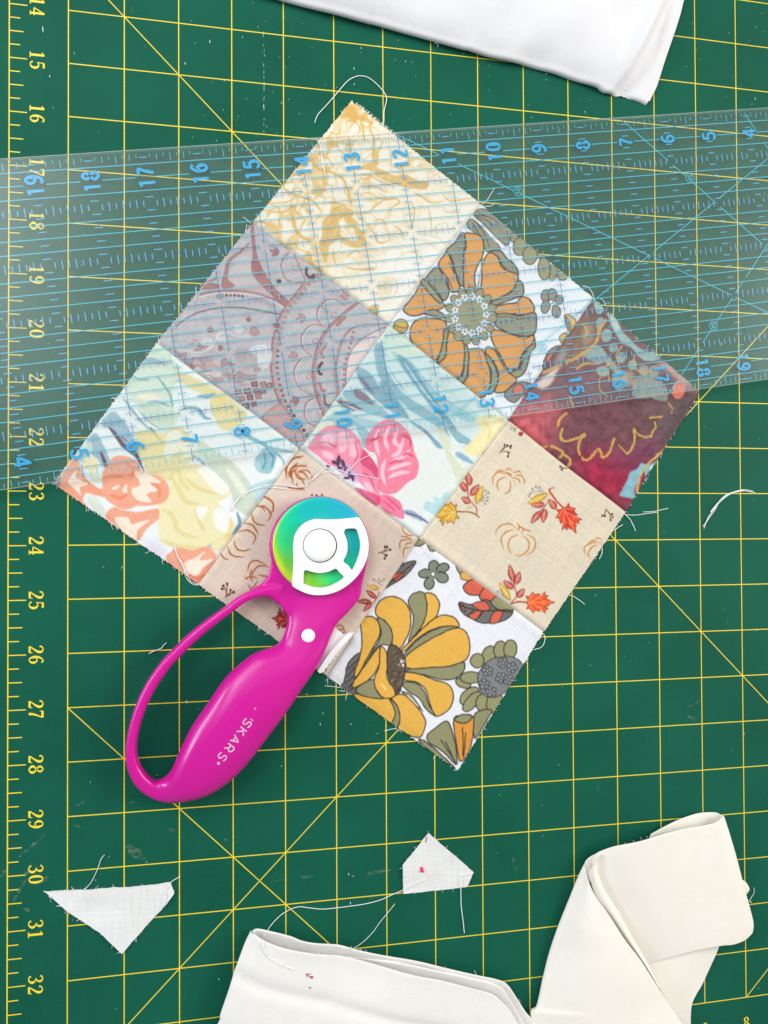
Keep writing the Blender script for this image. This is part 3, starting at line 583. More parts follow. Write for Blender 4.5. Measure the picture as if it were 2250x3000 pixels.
def paint_coral():
    s = Canvas(quad(2, 0), (223, 226, 223), 6); s.f = 'Q'
    WC = lambda p, c, a=.9, soft=1, tex=.15: s.poly(p, c, a=a, soft=soft, tex=tex)
    GN = (200, 213, 192); BL = (136, 168, 182); YE = (222, 204, 142); YL = (226, 216, 166); CO = (229, 151, 121); CR = (240, 224, 206)
    WC('690,40 770,120 830,230 850,300 800,330 790,440 820,560 740,620 650,540 560,470 500,380 480,330 560,230', GN); WC('560,430 660,430 800,560 740,600 640,560', (196, 208, 186))
    WC('490,330 600,380 700,430 620,420 520,400', (218, 222, 196), .8); WC('560,400 640,370 720,440 640,440', CR, .7, 3)
    WC('580,190 620,150 690,160 760,200 680,190', BL); s.stroke('520,260 570,290 630,296', 10, BL); s.stroke('680,260 740,340 775,400 790,480', 15, (124, 164, 172), .9, taper=True)
    s.stroke('620,440 690,435 780,470', 14, BL, .9, taper=True); s.stroke('460,400 540,510 620,600 700,680', 13, (124, 158, 170), .9, taper=True); s.stroke('560,480 640,570 730,620', 9, (130, 165, 170), .9, taper=True)
    WC('320,580 400,500 470,560 530,660 570,780 560,810 480,740 420,640', BL); WC('230,690 290,640 340,720 385,830 360,880 300,810 250,760', BL); WC('430,610 480,580 520,680 540,760 480,700', (150, 180, 192), .8)
    WC('180,780 240,690 270,740 240,800', GN); WC('210,830 270,800 310,850 260,900', (232, 214, 160)); WC('240,900 300,900 330,950 280,960', GN)
    PL = (94, 66, 86)
    for p, w in (('375,600 410,640 470,720 550,780 600,885', 26), ('320,760 345,820 370,875', 22), ('640,600 680,650 725,700', 13), ('455,665 490,690', 26)): s.stroke(p, w, PL, .92, taper=True)
    WC('800,240 900,270 1010,320 1090,375 1000,390 920,360 850,310', YE); WC('1030,420 1100,365 1200,450 1275,510 1230,575 1130,625 1060,550', YE); WC('1060,430 1120,400 1130,470 1090,520', (232, 208, 130), .7, 2)
    WC('550,640 620,615 720,640 800,600 870,620 910,700 940,790 860,840 760,890 640,900 590,820 560,740', YE); WC('750,650 820,620 860,680 820,760 740,800', (226, 224, 214)); WC('850,720 900,690 930,770 860,790', (228, 226, 214))
    WC('960,690 1060,750 1180,830 1300,980 1345,1120 1290,1180 1200,1130 1160,1010 1100,930 1010,850 950,790', (192, 203, 182)); WC('1130,870 1190,900 1260,1000 1250,1060 1180,960', (226, 226, 206))
    WC('610,880 800,850 960,850 1100,950 1165,1020 1110,1080 1080,1110 1190,1210 1190,1320 1100,1400 960,1395 800,1380 710,1320 690,1180 700,1060 770,1000 740,930', YL, .95)
    for p, w in (('780,920 830,1010 870,1080 960,1100', 34), ('720,1130 790,1180 830,1280 960,1320', 30), ('860,920 960,1000 1100,1040', 26), ('1090,1110 1160,1190 1150,1290 1060,1360', 26), ('820,870 850,960 900,1010', 30), ('700,1330 850,1380 1080,1390', 34), ('930,1130 960,1210 1000,1290', 22), ('660,890 760,940 800,880', 30), ('1000,1380 1090,1320', 26)):
        s.stroke(p, w, (212, 195, 130), .6, taper=True)
    WC('950,880 1000,865 1080,920 1155,990 1140,1030 1080,1035 1010,960', (232, 230, 226)); WC('1050,1150 1100,1125 1160,1190 1130,1275 1065,1250', (232, 231, 228)); WC('1090,1090 1140,1070 1190,1150 1200,1220 1140,1160', (228, 230, 230)); WC('940,1125 1015,1120 990,1180 960,1200', (230, 230, 228))
    WC('330,900 400,800 480,788 560,830 590,890 700,920 765,990 742,1080 640,1112 560,1112 490,1135 430,1120 370,1080 330,1040 250,1030 190,900 250,960 330,1000', CO, .97)
    WC('540,900 600,890 650,915 710,960 640,965 690,1010 620,1035 650,1085 560,1075 520,1010 580,970', CR, .97, 0); WC('390,1000 430,975 445,985 420,1005', CR, .9, 0); WC('460,1010 490,970 490,1030', CR, .9, 0)
    for p in ('340,930 400,910 470,930', '380,1040 450,1060 500,1030', '480,830 530,870 520,930', '640,960 700,1000 700,1060'): s.stroke(p, 22, (222, 128, 98), .7, taper=True)
    WC('30,1010 100,860 165,800 195,880 250,960 340,1020 335,1055 235,1030 205,1075 240,1120 150,1085', CO, .97); WC('110,955 165,880 165,930 240,970 185,990 195,1045 150,1000', CR, .95, 0)
    WC('230,1050 300,1060 345,1130 360,1205 290,1170', (206, 212, 196)); WC('350,1180 400,1120 470,1140 570,1150 690,1130 692,1200 620,1260 560,1340 480,1290 400,1230', CO, .97)
    WC('410,1190 500,1190 520,1230 580,1215 640,1205 560,1270 550,1330 460,1270', CR, .97, 0); WC('620,1380 660,1330 720,1360 740,1420 680,1440', (216, 206, 224), .8, 6)
    WC('745,1440 820,1385 920,1400 1010,1375 1070,1430 1045,1500 980,1590 930,1625 850,1545 770,1495', CO, .97); WC('860,1485 930,1450 1000,1405 965,1465 1055,1455 985,1510 960,1550 900,1560', CR, .97, 0); s.stroke('900,1560 940,1580 990,1560', 16, (214, 112, 92), .8)
    TE = (124, 172, 182)
    s.stroke('1250,640 1310,680 1390,715', 26, TE, .95); s.stroke('1380,720 1450,745 1580,765', 22, TE, .9, taper=True); s.stroke('1390,700 1480,680 1520,690', 20, (160, 200, 204), .9, taper=True)
    WC('1370,740 1430,740 1460,800 1420,900 1340,885 1320,820 1350,770', (134, 180, 190)); s.stroke('1400,740 1440,800 1430,860', 13, (96, 150, 165), .9); s.stroke('1380,760 1390,830 1370,870', 13, (96, 150, 165), .8); s.stroke('1430,740 1500,810 1510,850', 16, (120, 170, 180), .8, taper=True)
    WC('1270,1000 1380,950 1520,930 1460,1010 1400,1060 1310,1085 1330,1030', (168, 200, 205)); WC('1310,840 1350,830 1360,890', (168, 200, 205))
    WC('940,400 990,390 1070,382 1010,415', (110, 152, 172)); s.stroke('830,495 900,475 960,490 1000,540 1040,548', 24, (126, 162, 180), .95, taper=True); s.stroke('1205,1150 1222,1230 1170,1300', 22, (110, 152, 174), .95, taper=True); s.stroke('930,790 990,840', 16, (120, 168, 184), .9)
    WC('1010,1375 1040,1360 1045,1380', (150, 180, 205), .8); WC('5,975 50,915 62,960 40,990', (110, 120, 132), .8, 2)
    return s

PUM = (188, 116, 46)
def paint_pumpkin():
    s = Canvas(quad(1, 2), (215, 202, 179), 7); s.f = 'U'; DK = (70, 40, 30)
    s.im *= (1 + .02 * noise2(s.h, s.w, 60, 71))[..., None]
    s.maple(300, 745, 105, 775, .95, (206, 152, 48), (222, 178, 80), (120, 78, 30), (240, 214, 130)); s.stroke('300,745 400,748 450,765 482,790', 11, (140, 95, 45), 1)
    s.maple(1165, 715, 1270, 920, .8, (226, 76, 40), (178, 40, 48), (120, 40, 30), (250, 150, 120)); s.stroke('1165,715 1110,660 1060,590 1055,565', 14, (196, 66, 36), 1); s.stroke('1055,570 1070,555 1090,548', 6, (150, 60, 40))
    s.maple(875, 1482, 1095, 1480, .8, (232, 84, 38), (224, 96, 40), (130, 50, 30), (252, 160, 120)); s.stroke('875,1482 800,1475 740,1490', 12, (170, 62, 44), 1)
    RD = (184, 78, 70); YL = (204, 166, 62); DR = (120, 46, 42); VR = (240, 190, 170)
    for a in ((385, 580, 328, 498), (405, 535, 392, 425), (415, 615, 482, 525), (412, 672, 342, 632), (1012, 685, 905, 692), (980, 742, 905, 840), (1018, 722, 1000, 835), (1105, 725, 1055, 650), (758, 1312, 730, 1178), (780, 1335, 812, 1232), (762, 1370, 682, 1305), (790, 1440, 850, 1372)):
        s.leaflet(*a, 30, RD, DR, VR)
    for a in ((460, 682, 512, 535), (1040, 602, 873, 680), (732, 1462, 648, 1322)): s.leaflet(*a, 32, YL, (150, 110, 40), (240, 220, 150))
    for p in ('390,540 400,640 440,690 462,720 462,760', '1050,640 1030,680 980,745', '760,1310 782,1400 780,1440 740,1480'): s.stroke(p, 7, (170, 60, 50))
    s.stroke('385,720 420,710 440,690', 6, (180, 150, 70))
    GY = (140, 138, 134)
    s.sprig(0, 0, ('460,690 510,640 555,585', '500,650 555,630', '490,660 550,660'), ((535, 575), (560, 592), (556, 630), (552, 660), (530, 680)), GY)
    s.sprig(0, 0, ('1040,600 970,580 905,590', '990,585 945,550', '1000,580 970,545'), ((900, 598), (890, 620), (915, 565), (942, 546), (972, 545)), GY)
    s.sprig(0, 0, ('740,1460 680,1430 640,1395', '700,1440 660,1385'), ((632, 1395), (655, 1380)), GY)
    s.sprig(0, 0, ('645,270 690,225 740,212', '680,240 690,205', '665,255 720,265 715,295'), ((690, 203), (712, 208), (742, 212), (738, 228), (722, 268), (716, 296)), DK)
    s.sprig(0, 0, ('1515,725 1495,775', '1518,735 1540,760 1552,810', '1530,750 1560,770'), ((1482, 778), (1504, 780), (1550, 812), (1562, 765), (1566, 788)), DK)
    s.sprig(0, 0, ('1135,375 1165,392 1200,395', '1165,390 1150,405'), ((1140, 380), (1152, 405)), DK); s.sprig(0, 0, ('735,45 780,80', '745,75 790,70'), ((742, 75), (768, 88)), GY)
    s.poly('805,105 835,100 830,125 810,128', (190, 50, 40), DR, 1.6)
    for t in ('595,535 600,465 640,425 695,440', '640,578 628,520 655,480 705,465', '735,492 737,560 715,588 685,597', '690,412 720,396 757,415', '755,430 800,418 828,430', '775,455 820,448 850,490 840,520', '748,470 800,480 818,525', '762,490 780,530', '690,430 725,440 750,465', '700,425 735,440 745,460', '625,420 660,410 690,425',
              '615,942 640,872 720,842 795,885', '685,1058 663,970 700,912 775,890', '742,1085 718,1020 742,960 802,930', '832,935 882,985 880,1055 822,1103 775,1092', '868,930 932,970 930,1050 862,1106', '838,890 870,892 905,908', '788,838 815,870 795,902', '800,870 840,878 825,925', '785,880 810,890',
              '1385,1133 1367,1085 1400,1030 1450,1020', '1345,1095 1337,1035 1400,998 1440,1000', '1365,1005 1400,980 1440,990', '1418,968 1450,958 1480,975', '1430,985 1495,1000', '1445,1000 1480,1020', '500,290 530,250 545,210', '455,305 490,285'):
        s.stroke(t, 9, PUM, 1, taper=True)
    return s

def paint_pumpkin2():
    s = Canvas(quad(2, 1), (213, 196, 178), 8); DK = (74, 42, 30); RD = (164, 56, 50); DR = (104, 36, 34); VR = (226, 170, 150)
    s.im *= (1 + .02 * noise2(s.h, s.w, 60, 81))[..., None]
    s.f = 'Q'; P = (164, 88, 38)
    for t in ('1330,1110 1390,1120 1425,1170 1400,1212', '1375,1055 1430,1085 1440,1140 1410,1160', '1300,1160 1320,1220 1390,1240', '1250,1222 1310,1240 1345,1300', '1205,1285 1270,1268 1325,1310 1305,1362', '1185,1330 1205,1390 1260,1402 1295,1390', '1145,1372 1170,1430 1255,1446', '1100,1418 1120,1450 1150,1462',
              '1400,1500 1330,1465 1285,1490 1275,1540', '1415,1510 1350,1500 1310,1540 1305,1570', '1255,1590 1290,1570 1340,1580', '1280,1620 1300,1650 1340,1600', '1310,1600 1290,1570 1300,1520', '1340,1560 1400,1570 1410,1600', '1255,1560 1270,1590',
              '1525,940 1530,860 1580,800 1640,790', '1545,930 1550,880 1600,830', '1570,960 1560,900 1600,870', '1560,870 1620,850 1660,860', '1580,880 1600,930 1650,940', '1530,985 1570,1000 1640,1000', '1600,890 1640,900 1670,940', '1560,900 1530,900', '1590,960 1610,1000 1650,1005'): s.stroke(t, 9, P, 1, taper=True)
    s.f = 'E'
    for t in ('200,1430 195,1380 240,1320 300,1305', '225,1440 230,1390 270,1350', '205,1500 250,1510 310,1500', '230,1460 270,1510', '265,1410 300,1450 320,1490', '270,1400 330,1390 360,1420', '285,1390 330,1350', '210,1400 260,1400', '240,1380 280,1410', '365,1420 360,1450 330,1480', '600,1465 640,1500 660,1510', '0,1570 60,1560 110,1600 110,1659', '0,1620 40,1630 60,1659'): s.stroke(t, 8, P, 1, taper=True)
    for cx in (365, 395, 428): s.ell(cx, 1550 + (cx % 7), 7, 7, 0, DK)
    s.f = 'G'; s.sprig(0, 0, ('1465,560 1468,520 1450,480', '1467,530 1475,470', '1470,545 1495,520', '1480,545 1515,520'), ((1448, 478), (1474, 467), (1494, 508), (1516, 521), (1442, 500)), DK, 5)
    s.f = 'H'
    s.sprig(0, 0, ('795,270 830,255 850,230', '820,260 870,245', '815,268 850,282', '840,275 838,300'), ((836, 228), (852, 228), (872, 245), (848, 283), (836, 302)), DK, 4.5)
    s.leaflet(800, 500, 720, 478, 16, (204, 160, 60), (150, 110, 40), (240, 220, 150))
    for a in ((780, 562, 715, 508), (745, 582, 655, 580), (750, 590, 695, 642)): s.leaflet(*a, 18, RD, DR, VR)
    s.sprig(0, 0, ('820,480 780,450 765,440', '800,460 830,440'), ((765, 438), (830, 438), (800, 440)), (140, 130, 124), 4); s.stroke('800,520 770,580 740,590', 5, (150, 60, 50))
    for t in ('950,90 955,120 985,150 1030,150', '935,240 940,190 990,180', '955,300 960,240 1000,230', '965,215 990,200 1020,205', '985,135 1010,120', '940,160 980,165 1010,190', '520,745 550,735 575,760', '530,770 560,760 580,775', '545,780 580,785', '530,880 550,890'): s.stroke(t, 7, P, 1, taper=True)
    s.maple(230, 700, 105, 690, 1.1, (160, 44, 40), (130, 34, 38), (90, 26, 26), (214, 130, 110)); s.sprig(0, 0, ('450,1030 455,1000', '452,1015 462,990'), ((462, 988), (446, 996)), DK, 5)
    return s

def paint_retro():
    s = Canvas(quad(2, 2), (224, 224, 228), 9); s.f = 'H'; Y = (222, 171, 76); O = (141, 139, 102); D = (50, 44, 38); G = (108, 107, 106)
    q = lambda p, c, lw=2.9: s.poly(p, c, D, lw)
    q('1020,210 1060,178 1105,190 1065,222', O); q('1112,215 1150,210 1170,245 1135,255', O)
    q('820,500 870,410 920,350 1035,318 990,395 910,455', G); s.poly('885,420 930,395 960,400 910,450', (206, 98, 80), D, 2); s.stroke('830,490 920,420 1020,335', 6, D); s.stroke('900,370 960,345', 5, D)
    for cx, cy, rx, ry, r in ((1155, 355, 40, 34, 80), (1212, 365, 42, 30, -30), (1208, 425, 42, 34, 25), (1125, 465, 38, 32, 100), (1095, 400, 40, 28, -10)): s.ell(cx, cy, rx, ry, r, (126, 129, 112), D, 2.8)
    s.ell(1150, 405, 34, 32, 0, (126, 129, 112)); s.ell(1150, 404, 15, 15, 0, (226, 226, 226), D, 1.6)
    q('1300,350 1345,340 1420,400 1440,440 1380,440 1330,410', O); q('1330,395 1380,395 1430,440 1340,440', (216, 160, 80), 2)
    q('1345,490 1385,445 1450,440 1500,480 1455,535 1385,537', (209, 98, 76)); q('1450,545 1490,490 1560,530 1545,585 1475,577', (209, 98, 76))
    q('1515,600 1565,550 1659,605 1665,640 1570,632', O)
    q('1318,588 1400,600 1500,570 1560,630 1665,640 1610,705 1480,722 1400,692 1340,655', G)
    for p in ('1405,600 1480,580 1520,630 1460,640', '1380,670 1420,640 1470,650 1420,700', '1520,720 1540,650 1600,645 1570,715', '1320,600 1350,610 1360,650'): s.poly(p, (209, 98, 76), D, 2.2)
    s.stroke('1330,610 1440,640 1560,640 1659,650', 7, D); s.stroke('1470,640 1430,700', 5, D); s.stroke('1420,650 1370,670', 5, D)
    q('570,1110 580,1060 600,980 670,915 690,960 640,1080 680,1160 640,1190 560,1130', G)
    for p in ('590,1070 650,1000', '585,1110 640,1060', '600,1020 670,950', '600,1140 640,1100', '610,1160 650,1130'): s.stroke(p, 6, D)
    q('870,1210 960,1185 1040,1260 1095,1340 1095,1400 1050,1465 910,1400 930,1330', Y); q('640,1180 780,1210 880,1215 915,1290 900,1385 780,1300 670,1230', Y); q('868,1215 920,1265 935,1350 910,1405 885,1370 905,1300', O)
    q('650,1150 760,1085 790,1170 820,1210 700,1195', O)
    q('775,640 800,580 870,548 940,565 990,620 1006,700 990,790 940,880 890,875 880,780 840,710 790,680', Y); q('990,590 1010,540 1060,518 1102,540 1112,620 1090,720 1040,790 990,845 1012,760 1022,680', O); q('1100,528 1160,540 1192,600 1170,680 1120,720 1050,800 1090,710 1112,620', Y)
    q('940,900 1000,840 1080,760 1150,700 1220,668 1290,690 1316,742 1230,740 1130,770 1040,830 970,900', Y); q('960,930 1040,840 1130,778 1230,742 1312,748 1220,780 1120,835 1030,892 980,945', O)
    q('970,945 1060,870 1200,790 1310,752 1370,790 1387,870 1370,950 1290,990 1160,1018 980,1012', Y); q('962,1028 1100,1012 1250,1002 1348,975 1345,1035 1290,1082 1200,1087 1100,1060', O)
    q('965,1042 1060,1052 1160,1090 1250,1120 1282,1190 1260,1270 1210,1312 1160,1322 1130,1250 1100,1150 1040,1105 965,1090', Y); q('945,1110 1030,1108 1090,1160 1122,1250 1162,1322 1100,1275 1060,1210 985,1160', O)
    q('945,1165 1010,1190 1080,1290 1060,1270 990,1210', O, 2); s.stroke('985,1190 1050,1260', 7, (226, 226, 228))
    q('860,880 905,868 945,910 972,980 960,1080 930,1170 895,1185 870,1110 850,1000', (96, 82, 66))
    r = np.random.default_rng(3)
    for i in range(50):
        cx, cy = r.uniform(862, 955), r.uniform(885, 1165)
        if abs(cx - 910) < 46 - abs(cy - 1025) * .18: s.stroke(np.array([[cx - 10, cy + 9], [cx + 10, cy - 8]]), 4, (60, 50, 44) if i % 3 else (140, 122, 96))
    for cx, cy, rr_ in ((945, 970, 13), (955, 995, 12), (962, 970, 8), (930, 990, 7), (935, 955, 6)): s.ell(cx, cy, rr_ * .8, rr_, 0, (230, 226, 220), D, 1)
    q('680,720 720,678 770,688 802,730 802,800 760,880 710,980 650,1070 640,1040 680,920 688,820', Y); q('788,688 850,720 886,790 876,862 820,862 770,900 710,990 670,1060 720,950 790,850 812,770', O)
    q('630,1110 690,1020 770,910 800,880 812,950 780,1030 730,1090 640,1140', Y); q('808,876 846,910 852,1000 852,1080 902,1160 892,1202 830,1207 780,1150 768,1080 800,1000', Y); s.stroke('815,1110 850,1160', 6, (236, 214, 160))
    for cx, cy, rx, ry, rt in ((1510, 930, 44, 62, 20), (1585, 895, 42, 58, 5), (1650, 890, 42, 60, 5), (1435, 965, 44, 46, 0), (1345, 1110, 52, 30, 20), (1395, 1075, 68, 38, 0), (1385, 1195, 74, 46, -40), (1400, 1230, 80, 36, -50), (1480, 1240, 55, 60, 0), (1550, 1240, 55, 70, 10)): s.ell(cx, cy, rx, ry, rt, (147, 145, 104), D, 2.7)
    s.poly('1440,1060 1520,960 1659,940 1740,1010 1680,1120 1560,1200 1470,1180', (122, 126, 126), D, 2)
    for cx, cy in ((1500, 1030), (1600, 980), (1480, 1115), (1525, 1165), (1660, 1010), (1590, 1075), (1640, 1090)):
        for j in range(5): a = 2 * math.pi * j / 5 + cx; s.ell(cx + 22 * math.cos(a), cy + 22 * math.sin(a), 15, 15, 0, (126, 130, 134), D, 1.7)
        s.ell(cx, cy, 8, 8, 0, (170, 172, 172), D, 1.2)
    q('1420,1310 1530,1285 1490,1370 1420,1470', O); q('1110,1450 1180,1390 1242,1358 1280,1450 1302,1560 1300,1640 1220,1560 1130,1500', O)
    q('1282,1350 1330,1318 1402,1320 1412,1400 1390,1540 1330,1620 1300,1500', (214, 146, 62)); q('1285,1345 1335,1315 1400,1320 1380,1360 1330,1370', O)
    for p in ('1340,1400 1345,1580', '1360,1430 1350,1590', '1230,1490 1300,1640', '1200,1480 1280,1600'): s.stroke(p, 6, D)
    q('1060,1485 1110,1495 1250,1620 1300,1680 1200,1620', O)
    return s

m, nt, b = mat_new('printed_cotton', (1, 1, 1), 0.85, 0.2)
at = nd(nt, 'ShaderNodeVertexColor'); at.layer_name = 'print'
uv = nd(nt, 'ShaderNodeUVMap').outputs[0]
wv = [nd(nt, 'ShaderNodeTexWave', wave_type='BANDS', bands_direction=d) for d in 'XY']
for w_ in wv:
    nt.links.new(uv, w_.inputs['Vector']); w_.inputs['Scale'].default_value = 42; w_.inputs['Distortion'].default_value = 1.2; w_.inputs['Detail'].default_value = 2; w_.inputs['Detail Scale'].default_value = 3
ma = nd(nt, 'ShaderNodeMath', operation='ADD'); nt.links.new(wv[0].outputs['Fac'], ma.inputs[0]); nt.links.new(wv[1].outputs['Fac'], ma.inputs[1])
nz = noise_node(nt, 60, 5, 0.7, uv)
mu = nd(nt, 'ShaderNodeMix'); mu.data_type = 'RGBA'; mu.blend_type = 'MULTIPLY'; mu.inputs[0].default_value = 1.0
nt.links.new(at.outputs[0], mu.inputs[6])
gr = nd(nt, 'ShaderNodeCombineColor'); gv = ramp(nt, nz.outputs[0], 0.2, 0.8, 0.94, 1.06)
for i in range(3): nt.links.new(gv, gr.inputs[i])
nt.links.new(gr.outputs[0], mu.inputs[7]); nt.links.new(mu.outputs[2], b.inputs['Base Color'])
bump(nt, b, ma.outputs[0], 0.35, 0.00012)
b.inputs['Sheen Weight'].default_value = 0.05
COTTON = m
m, nt, b = mat_new('white_thread', (0.90, 0.89, 0.87), 0.8, 0.2); THREAD = m

quilt_loc = np.array([*mat_xy(6.0, 21.3), 0.0])
quilt = empty('quilt_block', quilt_loc)
tag(quilt, 'nine-patch quilt block of floral, pumpkin and watercolour cottons set as a diamond on the mat', 'quilt block')
NW = [[unproj(N[b_][a_], 0.0013)[:2] for a_ in range(4)] for b_ in range(4)]
wob_a, wob_b = noise2(400, 400, 26, 91), noise2(400, 400, 26, 92)
hz_a, hz_b = noise2(400, 400, 40, 93), noise2(400, 400, 12, 94)
def samp(img, x, y):
    h, w = img.shape[:2]; x = np.clip(x, 0, w - 1.001); y = np.clip(y, 0, h - 1.001); xi, yi = x.astype(int), y.astype(int); fx, fy = x - xi, y - yi
    if img.ndim == 3: fx, fy = fx[:, None], fy[:, None]
    return (img[yi, xi] * (1 - fx) + img[yi, xi + 1] * fx) * (1 - fy) + (img[yi + 1, xi] * (1 - fx) + img[yi + 1, xi + 1] * fx) * fy
def gcoord(xy): return (xy[:, 0] + 0.2) * 1000, (xy[:, 1] + 0.2) * 1000      # millimetre index into the noise fields
def box3(im):
    for ax in (0, 1): im = (np.roll(im, 1, ax) + im + np.roll(im, -1, ax)) / 3
    return im
NP = 232
def make_patch(bi, ai, name, painter, label, weave):
    A, B_, C_, D_ = (np.array(q) for q in (NW[bi][ai], NW[bi][ai + 1], NW[bi + 1][ai + 1], NW[bi + 1][ai]))
    t = np.linspace(0, 1, NP); U, V = np.meshgrid(t, t); u, v = U.ravel()[:, None], V.ravel()[:, None]
    xy = A * (1 - u) * (1 - v) + B_ * u * (1 - v) + C_ * u * v + D_ * (1 - u) * v
    u, v = u[:, 0], v[:, 0]; gx, gy = gcoord(xy)
    xy = xy + np.stack([samp(wob_a, gx, gy), samp(wob_b, gx, gy)], 1) * 0.00035
    Lu = np.linalg.norm(B_ - A); Lv = np.linalg.norm(D_ - A)
    du0, du1, dv0, dv1 = u * Lu, (1 - u) * Lu, v * Lv, (1 - v) * Lv
    z = np.full(len(u), 0.0011) + samp(hz_a, gx, gy) * 0.00026 + samp(hz_b, gx, gy) * 0.00006
    r2 = np.random.default_rng(bi * 10 + ai)
    for d, al_, edge, fat in ((du0, v, ai == 0, 0), (du1, v, ai == 2, 1), (dv0, u, bi == 0, 0), (dv1, u, bi == 2, 1)):
        if not edge: z += .00012 * np.sin(al_ * 75 + 3 * np.sin(al_ * 11)) * np.exp(-((d - .002) / .0022) ** 2)
        if edge: z -= 0.00055 * np.exp(-(d / 0.0025) ** 2)
        else: z += (0.0006 if fat else 0.00025) * np.exp(-((d - 0.0025) / 0.0022) ** 2) - 0.0008 * np.exp(-(d / 0.0007) ** 2)
    # ragged raw edges
    fr = 0.00022
    nrm_u = (B_ - A) / Lu; nrm_v = (D_ - A) / Lv
    for d, edge, n_ in ((du0, ai == 0, -nrm_u), (du1, ai == 2, nrm_u), (dv0, bi == 0, -nrm_v), (dv1, bi == 2, nrm_v)):
        if edge:
            k = d < 1e-6; xy[k] += n_ * (r2.normal(0, fr, k.sum()) + 0.0001)[:, None]
    z = np.clip(z, 0.0003, 0.00205)
    P3 = np.c_[xy, z]
    s = painter(); im = box3(np.clip(s.im, 0, 255))
    q = proj(np.c_[xy, np.full(len(z), 0.0013)]); 
    wn = noise2(s.h, s.w, 9, s.seed + 100), noise2(s.h, s.w, 9, s.seed + 200)
    X, Y = q[:, 0] - s.x0, q[:, 1] - s.y0
    dx, dy = samp(wn[0], X, Y) * 0.9, samp(wn[1], X, Y) * 0.9
    col = lin(samp(im, X + dx, Y + dy))
    ru, rv = r2.normal(0, 1, 400), r2.normal(0, 1, 400); f_ = 205; slub = noise2(400, 400, 3, s.seed + 300), noise2(400, 400, 5, s.seed + 301)
    def yarn(rr_, s_): return rr_[(s_ * f_).astype(int)]
    wob = samp(wob_b, gx, gy) * 0.01
    col *= np.clip(1 + weave * (.55 * yarn(ru, np.clip(u + wob, 0, 1)) * (.7 + .8 * samp(slub[0], gx, gy)) + .55 * yarn(rv, np.clip(v + wob, 0, 1)) * (.7 + .8 * samp(slub[1], gx, gy)) + .75 * r2.normal(0, 1, len(u))), .6, 1.4)[:, None]
    col = np.clip(col, 0, 0.93)
    # top sheet + skirt down to the mat
    idx = np.arange(NP * NP).reshape(NP, NP); qs = np.stack([idx[:-1, :-1], idx[1:, :-1], idx[1:, 1:], idx[:-1, 1:]], -1).reshape(-1, 4)
    ring = np.r_[idx[0, :-1], idx[:-1, -1], idx[-1, :0:-1], idx[:0:-1, 0]]; nr = len(ring)
    low = P3[ring].copy(); low[:, 2] = 0.00012; base = NP * NP; j = np.arange(nr); j2 = (j + 1) % nr
    sk = np.stack([ring[j], ring[j2], base + j2, base + j], 1)
    V3 = np.vstack([P3, low]) - quilt_loc; F = np.vstack([qs, sk])
    # orientation: make the sheet face up
    e1, e2 = P3[idx[1, 0]] - P3[0], P3[idx[1, 1]] - P3[0]
    if np.cross(e1, e2)[2] < 0: F = F[:, ::-1]
    me = bpy.data.meshes.new(name); me.vertices.add(len(V3)); me.vertices.foreach_set('co', V3.ravel())
    me.loops.add(F.size); me.polygons.add(len(F)); me.loops.foreach_set('vertex_index', F.ravel().astype(np.int32))
    me.polygons.foreach_set('loop_start', np.arange(0, F.size, 4, dtype=np.int32)); me.polygons.foreach_set('use_smooth', np.r_[np.ones(len(qs), bool), np.zeros(nr, bool)])
    me.update(calc_edges=True); me.validate()
    ca = me.color_attributes.new('print', 'FLOAT_COLOR', 'POINT'); c4 = np.ones((len(V3), 4)); c4[:len(col), :3] = col; c4[len(col):, :3] = col[ring]
    ca.data.foreach_set('color', c4.ravel().astype(np.float32))
    ul = me.uv_layers.new(name='weave'); uvs = np.vstack([np.c_[u, v], np.c_[u, v][ring]]); ul.data.foreach_set('uv', uvs[F.ravel()].ravel().astype(np.float32))
    me.materials.append(COTTON)
    o = link(bpy.data.objects.new(name, me), quilt); o['label'] = label
    # loose yarn ends along the raw edges
    fv, ff = [], []
    for (p0, p1, edge, dens) in ((A, D_, ai == 0, 30), (B_, C_, ai == 2, 34), (A, B_, bi == 0, 70 if name == 'gold_lace_patch' else 22), (D_, C_, bi == 2, 30)):
        if not edge: continue
        cen = (A + B_ + C_ + D_) / 4; d = (p1 - p0) / np.linalg.norm(p1 - p0); n_ = np.array([d[1], -d[0]]); n_ = n_ if n_ @ (p0 - cen) > 0 else -n_
        for i in range(dens):
            t0 = r2.random(); ln = r2.choice([.0008, .0012, .0018, .0030], p=[.45, .3, .18, .07]); k = r2.normal(0, .7)
            if name == 'gold_lace_patch' and edge and dens == 70: t0 = .02 + .4 * t0; ln = .0013 + .0004 * r2.random(); k = .15 * k
            b0 = p0 + (p1 - p0) * t0 - n_ * .0004; dirv = n_ + d * k; dirv /= np.linalg.norm(dirv); side = np.array([-dirv[1], dirv[0]])
            pth = [np.r_[b0 + dirv * ln * s_ + side * ln * r2.normal(0, .12) * s_, .0007 - .0003 * s_] - quilt_loc for s_ in (0, .35, .7, 1.0)]
            a_, f2 = tube(pth, .00009, 3); o_ = len(fv); fv += a_; ff += [tuple(x + o_ for x in y) for y in f2]
    if fv: tag(mesh_obj('frayed_edge', fv, ff, THREAD, o), kind='stuff')
    return o
